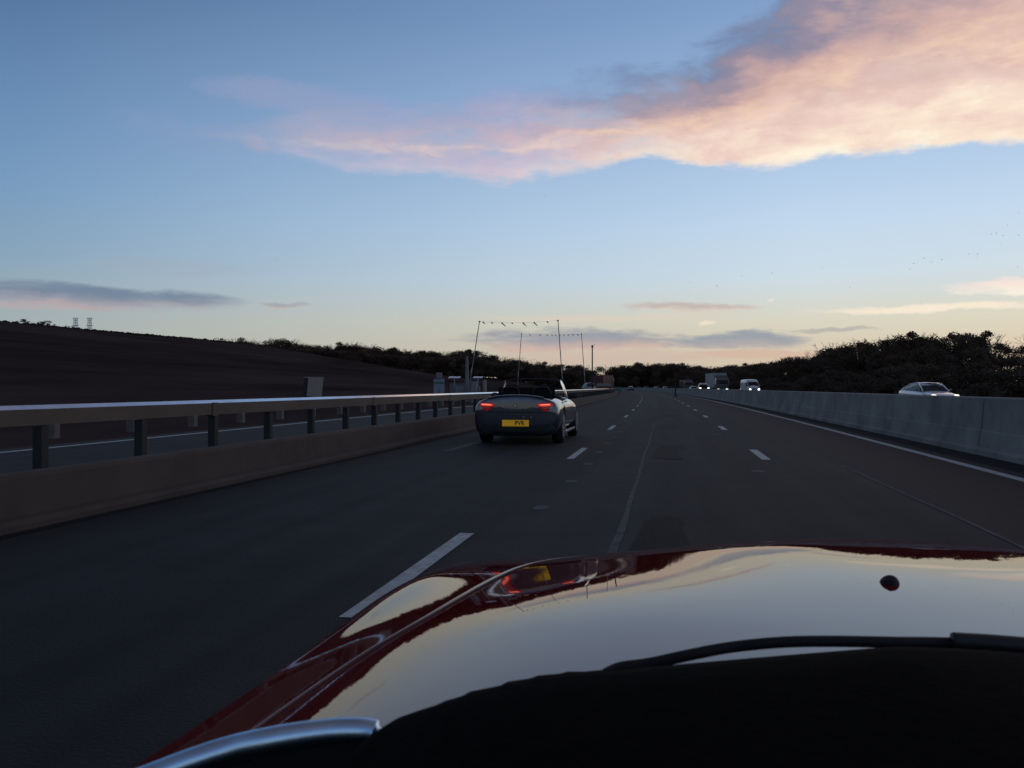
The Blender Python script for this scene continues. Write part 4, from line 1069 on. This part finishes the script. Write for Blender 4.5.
q = at(694.5, 205); saloon('dark_car', 'small dark car with a pale roof edge behind the white oncoming car', (q.x, q.y, OZ), facing(q.y), 'car_silver', lamp='headlamp_dim', group=GRP)
q = at(688.5, 240); lorry('dark lorry with a pale roof edge, farthest of the oncoming lorries', (q.x, q.y, OZ), facing(q.y), GRP, 'car_dark', 'car_dark', 3.2, lit=False)
for u, d, lab, pt in ((666, 330, 'tiny far car left of the dark lorry, showing a pale roof', 'car_white'), (657, 370, 'tiny far pale car in the middle of the far queue', 'car_white'), (647, 400, 'tiny far car with one bright lamp where the road bends', 'car_dark'), (639.5, 430, 'leftmost tiny far car with a bright lamp at the bend', 'car_dark')):
    q = at(u, d); saloon('far_car', lab, (q.x, q.y, OZ), facing(q.y), pt, lamp='headlamp', group=GRP)
# car far ahead in our own lanes, seen from behind
q = P(0.2, 250); saloon('distant_car', 'tiny dark car far ahead on our side near the bend', (q.x, q.y+4.5, 0.0), heading(250)+math.pi, 'car_dark', lit=False)

# ------------------------------------------------------------------ works area beside the road
def ground_at(u, d):
    q = at(u, d); lat = to_lat(q.x, q.y)
    q.z = -0.004 if lat > -12.2 else terrain(q.x, q.y)
    return q
def camface(q): return math.atan2(-(q.x), q.y)
red = ground_at(608, 175)
t = lorry('dark red lorry parked in the works area at the far end of the left rail', red, heading(175)+math.pi-.35, None, 'lorry_red', 'lorry_red', 3.3, lit=False)
t.scale = (1.1, .5, 1.1)
q = ground_at(604, 128); b_ = B()
t = thing('flatbed_trailer', 'low white sided trailer in front of the red lorry', 'trailer', q, YAW)
box(b_, -1.0, 1.0, -1.1, 1.1, 1.3, 1.75, .03); obj('side_panel', b_, 'cabinet_pale', t)
b_ = B(); box(b_, -.95, .95, -1.05, 1.05, .72, 1.29, .01); obj('body', b_, 'lorry_red', t)
b_ = B(); box(b_, -1.2, 1.2, -1.0, 1.0, .5, .72); obj('chassis', b_, 'car_dark', t)
wheel_set(t, [(-1.0, -.6), (-1.0, .6), (1.0, -.6), (1.0, .6)], .32)
q = ground_at(593.5, 140); saloon('parked_car', 'pale roofed tall car parked under the lone dark mast', q, YAW+.2, 'lorry_grey', lit=False).scale = (1, 1, 1.4)
def sign_board(label, q, rz, w, h, z0, m, cat='sign', extra=None):
    t = thing('sign_board', label, cat, q, rz)
    b_ = B(); box(b_, -w/2, w/2, -.03, .03, z0, z0+h, .01); f = obj('face', b_, m, t)
    for x in (-w*.3, w*.3):
        b_ = B(); cyl(b_, (x, .06, -.3), (x, .06, z0+h*.9), .04, n=8); obj('post', b_, 'pole_grey', t)
    return t, f
sign_board('dull green sign board on posts beside the red lorry', ground_at(618.5, 150), YAW-.06, 1.15, .9, .3, 'sign_teal')
t, f = sign_board('pale blue works sign with a green band and a grey lamp box on top', ground_at(439, 62), -YAW*0+.06, .84, 1.25, .55, 'sign_white')
b_ = B(); box(b_, -.41, .41, -.045, -.03, 1.42, 1.56, .003); obj('green_band', b_, 'sign_green', f)
b_ = B(); 
cyl(b_, (0, -.045, 1.06), (0, -.03, 1.06), .09, n=16); box(b_, -.11, .11, -.045, -.03, .68, .96, .003); obj('symbol', b_, 'pole_grey', f)
b_ = B(); box(b_, -.22, .22, -.12, .12, 1.8, 2.28, .03); obj('lamp_box', b_, 'cabin_grey', t)
# leaning brown board on the verge
q = ground_at(314, 60)
t = thing('brown_board', 'leaning brown boxed board standing alone at the foot of the bare hill', 'board', q, .30)
b_ = B(); box(b_, -.55, .55, -.05, .05, -.3, 1.5-.06, .02)
for v in b_.verts: v.co.x += v.co.z*.10
obj('face', b_, 'board_brown', t)
b_ = B(); box(b_, -.85, -.56, -.03, .5, -.3, 1.4, .02)
for v in b_.verts: v.co.x += v.co.z*.10
obj('side', b_, 'post_dark', t)  # shaded side of the board put into a darker colour
b_ = B(); box(b_, -.9, .6, -.07, .07, 1.43, 1.48, .01)
for v in b_.verts: v.co.x += v.co.z*.10
obj('cap_rail', b_, 'board_brown', t)
# grey cabin with fittings on it, and the cabinets beside it
q = ground_at(461, 66)
t = thing('site_cabin', 'low dark grey site cabin behind the rail at the foot of the tall pale mast', 'cabin', q, .05)
b_ = B(); box(b_, -.95, .9, 0, 2.0, -.3, 1.42, .03); obj('wall', b_, 'cabin_grey', t)
b_ = B(); box(b_, -1.0, .95, -.05, 2.05, 1.42, 1.48, .01); obj('roof', b_, 'cabin_grey', t)
b_ = B(); box(b_, -.6, .2, -.02, 0, -.1, 1.25, .005); obj('door', b_, 'pole_grey', t)
def solar(label, q, w, z):
    t = thing('solar_panel', label, 'solar panel', q, .05)
    b_ = B(); box(b_, -w/2, w/2, -.25, .25, -.02, .02, .006)
    bmesh.ops.rotate(b_, verts=b_.verts, cent=(0, 0, 0), matrix=Matrix.Rotation(R(14), 3, 'X')); bmesh.ops.translate(b_, verts=b_.verts, vec=(0, 0, z)); obj('panel', b_, 'panel_white', t)
    b_ = B(); cyl(b_, (0, 0, z-.75), (0, 0, z-.01), .03, n=8); obj('post', b_, 'pole_pale', t)
    b_ = B(); box(b_, -.15, .15, -.15, .15, z-2.2, z-.7, .02); obj('battery_box', b_, 'cabin_grey', t)
    return t
q = ground_at(454.5, 64.5); solar('tilted white panel on a short post left of the tall pale mast', q, .95, hgt(377.3, 64.5)-q.z)
q = ground_at(478, 64.5); solar('tilted white panel on a short post right of the tall pale mast', q, .75, hgt(377.3, 64.5)-q.z)
def cabinet(label, u, d, w, v, m):
    q = ground_at(u, d); t = thing('cabinet', label, 'cabinet', q, .05); z = hgt(v, d)-q.z
    b_ = B(); box(b_, -w/2, w/2, -.2, .2, -.2, z, .02); obj('shell', b_, m, t)
    b_ = B(); box(b_, -w/2-.02, w/2+.02, -.22, .22, z, z+.05, .01); obj('lid', b_, m, t)
    b_ = B(); box(b_, w*.25, w*.30, -.225, -.2, z*.5, z*.62, .003); obj('handle', b_, 'post_dark', t)
cabinet('pale grey roadside cabinet between the grey cabin and the slim white cabinet', 474.3, 63, .42, 382, 'cabinet_pale')
cabinet('slim whitish roadside cabinet, rightmost of the boxes behind the rail', 484.6, 63, .22, 380.7, 'cabinet_pale')
q = ground_at(467, 64); t = thing('mast', 'tall pale tapering mast rising behind the grey site cabin', 'mast', q)
b_ = B(); cyl(b_, (0, 0, -.3), (0, 0, hgt(356, 64)-q.z), .22, .10, 12); obj('tube', b_, 'cabin_grey', t)
b_ = B(); cyl(b_, (0, 0, -.3), (0, 0, .2), .3, .3, 12); obj('base', b_, 'cabin_grey', t)

def goalpost(label, d, A, Bp, flags, cable_v, group):
    """two leaning poles with a bunting line between; A, Bp = (u top, v top, u foot)"""
    t = thing('height_goalpost', label, 'goalpost', ground_at((A[2]+Bp[2])/2, d), 0, group)
    o = t.location.copy(); tops = []
    for ut, vt, ub in (A, Bp):
        ft = ground_at(ub, d); tp = at(ut, d, hgt(vt, d)); tops.append(tp)
        n = 9; pole = None
        b_ = B(); cyl(b_, ft-o-Vector((0, 0, .3)), tp-o, .046, .036, 8); pole = obj('pole', b_, 'pole_grey', t)
        for k in range(1, n, 2):
            b_ = B(); cyl(b_, (ft+(tp-ft)*(k/n))-o, (ft+(tp-ft)*((k+.62)/n))-o, .050, .045, 8); obj('band', b_, 'pole_pale', pole)
        b_ = B(); cyl(b_, tp-o+Vector((0, 0, -.06)), tp-o+Vector((0, 0, .06)), .09, n=8); obj('cap', b_, 'pole_grey', pole)
        b_ = B(); box(b_, ft.x-o.x-.35, ft.x-o.x+.35, ft.y-o.y-.35, ft.y-o.y+.35, ft.z-o.z-.3, ft.z-o.z+.3, .03); obj('foot_block', b_, 'concrete_pale', pole)
    sag = []
    for k in range(25):
        f = k/24; p_ = tops[0].lerp(tops[1], f); p_.z -= cable_v*4*f*(1-f); sag.append(p_-o)
    tube('cable', sag, .006, 'bunting', t, n=5)
    for f, L, m_ in flags:
        p_ = tops[0].lerp(tops[1], f)-o; p_.z -= cable_v*4*f*(1-f)
        b_ = B(); L *= .85; a_ = Vector((L*.75, L*.5, -L*.75)); s_ = Vector((.05, 0, .05)); n_ = Vector((0, .03, 0))
        vs = [p_-s_, p_+s_, p_+a_+s_*.3, p_+a_-s_*.3]
        f0 = [b_.verts.new(v) for v in vs]; b_.faces.new(f0); bmesh.ops.solidify(b_, geom=b_.faces[:], thickness=.02); obj('flag', b_, m_, t)
    return t
goalpost('nearer pair of leaning poles with a line of dangling flags across the top', 78, (479.5, 321.5, 467), (558, 320.5, 564), [(f, L, 'bunting') for f, L in ((.04, .35), (.15, .25), (.28, .62), (.41, .2), (.55, .55), (.69, .6), (.86, .25))], .16, 'height goalposts across the haul road')
goalpost('farther, shorter pair of leaning poles with small pale flags across the top', 104, (521.5, 334, 516.5), (581.5, 334, 586), [(f, .28, 'bunting' if i < 2 or i > 7 else 'bunting_pale') for i, f in enumerate((.13, .3, .42, .5, .56, .63, .7, .77, .85, .93))], .10, 'height goalposts across the haul road')
q = ground_at(592.3, 128); t = thing('camera_mast', 'lone dark slim mast with a small head right of the goalposts', 'mast', q)
zt = hgt(346, 128)-q.z
b_ = B(); cyl(b_, (0, 0, -.3), (0, 0, zt), .13, .09, 10); obj('pole', b_, 'post_dark', t)
b_ = B(); box(b_, -.14, .16, -.16, .16, zt-.25, zt+.12, .03); obj('head', b_, 'post_dark', t)
b_ = B(); cyl(b_, (.1, 0, zt), (.42, 0, zt+.3), .02, n=6); obj('arm', b_, 'post_dark', t)
q = at(675.5, 100, 0); t = thing('marker_post', 'dark upright marker post against the central concrete wall far ahead', 'post', (q.x, q.y, 0))
b_ = B(); box(b_, -.08, .08, -.05, .05, .0, 1.6, .02); obj('blade', b_, 'post_dark', t)
b_ = B(); box(b_, -.24, .24, -.2, .2, .0, .09, .02); obj('base', b_, 'rubber', t)

# ------------------------------------------------------------------ pylons far behind the hill
for u, lab in ((75.5, 'left one of two faint pale pylons behind the hill'), (89.5, 'right one of two faint pale pylons behind the hill')):
    d = 900; q = at(u, d, 0); top = hgt(317.5, d); w = 2.6
    t = thing('pylon', lab, 'pylon', (q.x, q.y, 0), YAW, 'pylons on the far skyline')
    b_ = B()
    for sx in (-1, 1):
        for sy in (-1, 1): cyl(b_, (sx*w*1.3, sy*w*1.3, -5), (sx*w*.5, sy*w*.5, top), .35, .25, 5)
    zz = 0
    while zz < top-6:
        f0, f1 = 1-.61*zz/top, 1-.61*(zz+6)/top
        for sy in (-1, 1):
            cyl(b_, (-w*1.3*f0, sy*w*1.3*f0, zz), (w*1.3*f1, sy*w*1.3*f1, zz+6), .2, .2, 4); cyl(b_, (w*1.3*f0, sy*w*1.3*f0, zz), (-w*1.3*f1, sy*w*1.3*f1, zz+6), .2, .2, 4)
        zz += 6
    obj('lattice', b_, 'pylon_steel', t)
    b_ = B()
    for z_, ww in ((top-1, 3.2), (top-9, 3.8)): box(b_, -ww, ww, -.3, .3, z_-.3, z_+.3)
    obj('crossarm', b_, 'pylon_steel', t)

# ------------------------------------------------------------------ birds
BP = [(1019, 213), (1008, 225), (992, 234), (997, 233), (1003.5, 235.6), (1019, 235), (1000.5, 245), (969, 254), (978, 254), (977, 258), (924, 258), (914, 263.5), (931.5, 262), (942, 259.6), (909.7, 269), (1018, 267), (850, 287), (772, 273), (822, 268), (717, 286), (690, 282), (742, 276), (277, 260), (545, 196)]
bm_bird = None
for i, (u, v) in enumerate(BP):
    d = random.uniform(95, 130); q = at(u, d, hgt(v, d))
    far = i >= 16
    lab = {22: 'lone tiny dark bird in the empty sky over the left treeline', 23: 'lone tiny dark bird high in the middle of the sky under the cloud'}.get(i, 'tiny dark bird of the scattered few flying low in the middle right sky' if far else 'tiny dark bird of the loose flock flying at the upper right')
    t = thing('bird', lab, 'bird', q, random.uniform(0, 6.28), None if i > 21 else ('scattered birds in the middle sky' if far else 'flock of birds at the upper right'))
    if bm_bird is None:
        b_ = loft([(-.16, [(0, -.01), (.03, 0), (0, .012)]), (-.08, [(0, -.03), (.035, 0), (0, .03)]), (.04, [(0, -.04), (.045, 0), (0, .04)]), (.13, [(0, -.025), (.03, .005), (0, .035)]), (.18, [(0, 0), (.006, .008), (0, .014)])])
        ba = obj('body', b_, 'bird_dark', t, True)
        b_ = B()
        for sg in (-1, 1):
            vs = [b_.verts.new(x) for x in ((sg*.03, .07, .02), (sg*.17, .10, .10), (sg*.34, .0, .05), (sg*.17, -.02, .09), (sg*.03, -.06, .02))]; b_.faces.new(vs)
        bmesh.ops.solidify(b_, geom=b_.faces[:], thickness=.012)
        wa = obj('wings', b_, 'bird_dark', t); bm_bird = (ba, wa)
    else:
        for o_ in bm_bird:
            c = o_.copy(); COL.objects.link(c); c.parent = t
    t.scale = (.52,)*3

# ------------------------------------------------------------------ camera and render set-up
cd = bpy.data.cameras.new('camera'); cam = bpy.data.objects.new('camera', cd); COL.objects.link(cam)
cd.dof.use_dof = True; cd.dof.focus_distance = 25; cd.dof.aperture_fstop = 14
cd.sensor_width = 36; cd.lens = 36*F/1024; cd.clip_start = 0.05; cd.clip_end = 12000
cam.location = (0, 0, HC); cam.rotation_euler = (R(90)+math.atan((HY-384)/F), 0, YAW)
S.camera = cam
vs_ = S.view_settings
S.display_settings.display_device = 'sRGB'
vs_.view_transform = 'Standard'; vs_.look = 'None'; vs_.gamma = 1; vs_.exposure = 0; vs_.use_curve_mapping = False
S.cycles.max_bounces = 6; S.cycles.diffuse_bounces = 3; S.cycles.glossy_bounces = 4
S.cycles.use_denoising = True
S.cycles.sample_clamp_indirect = 3
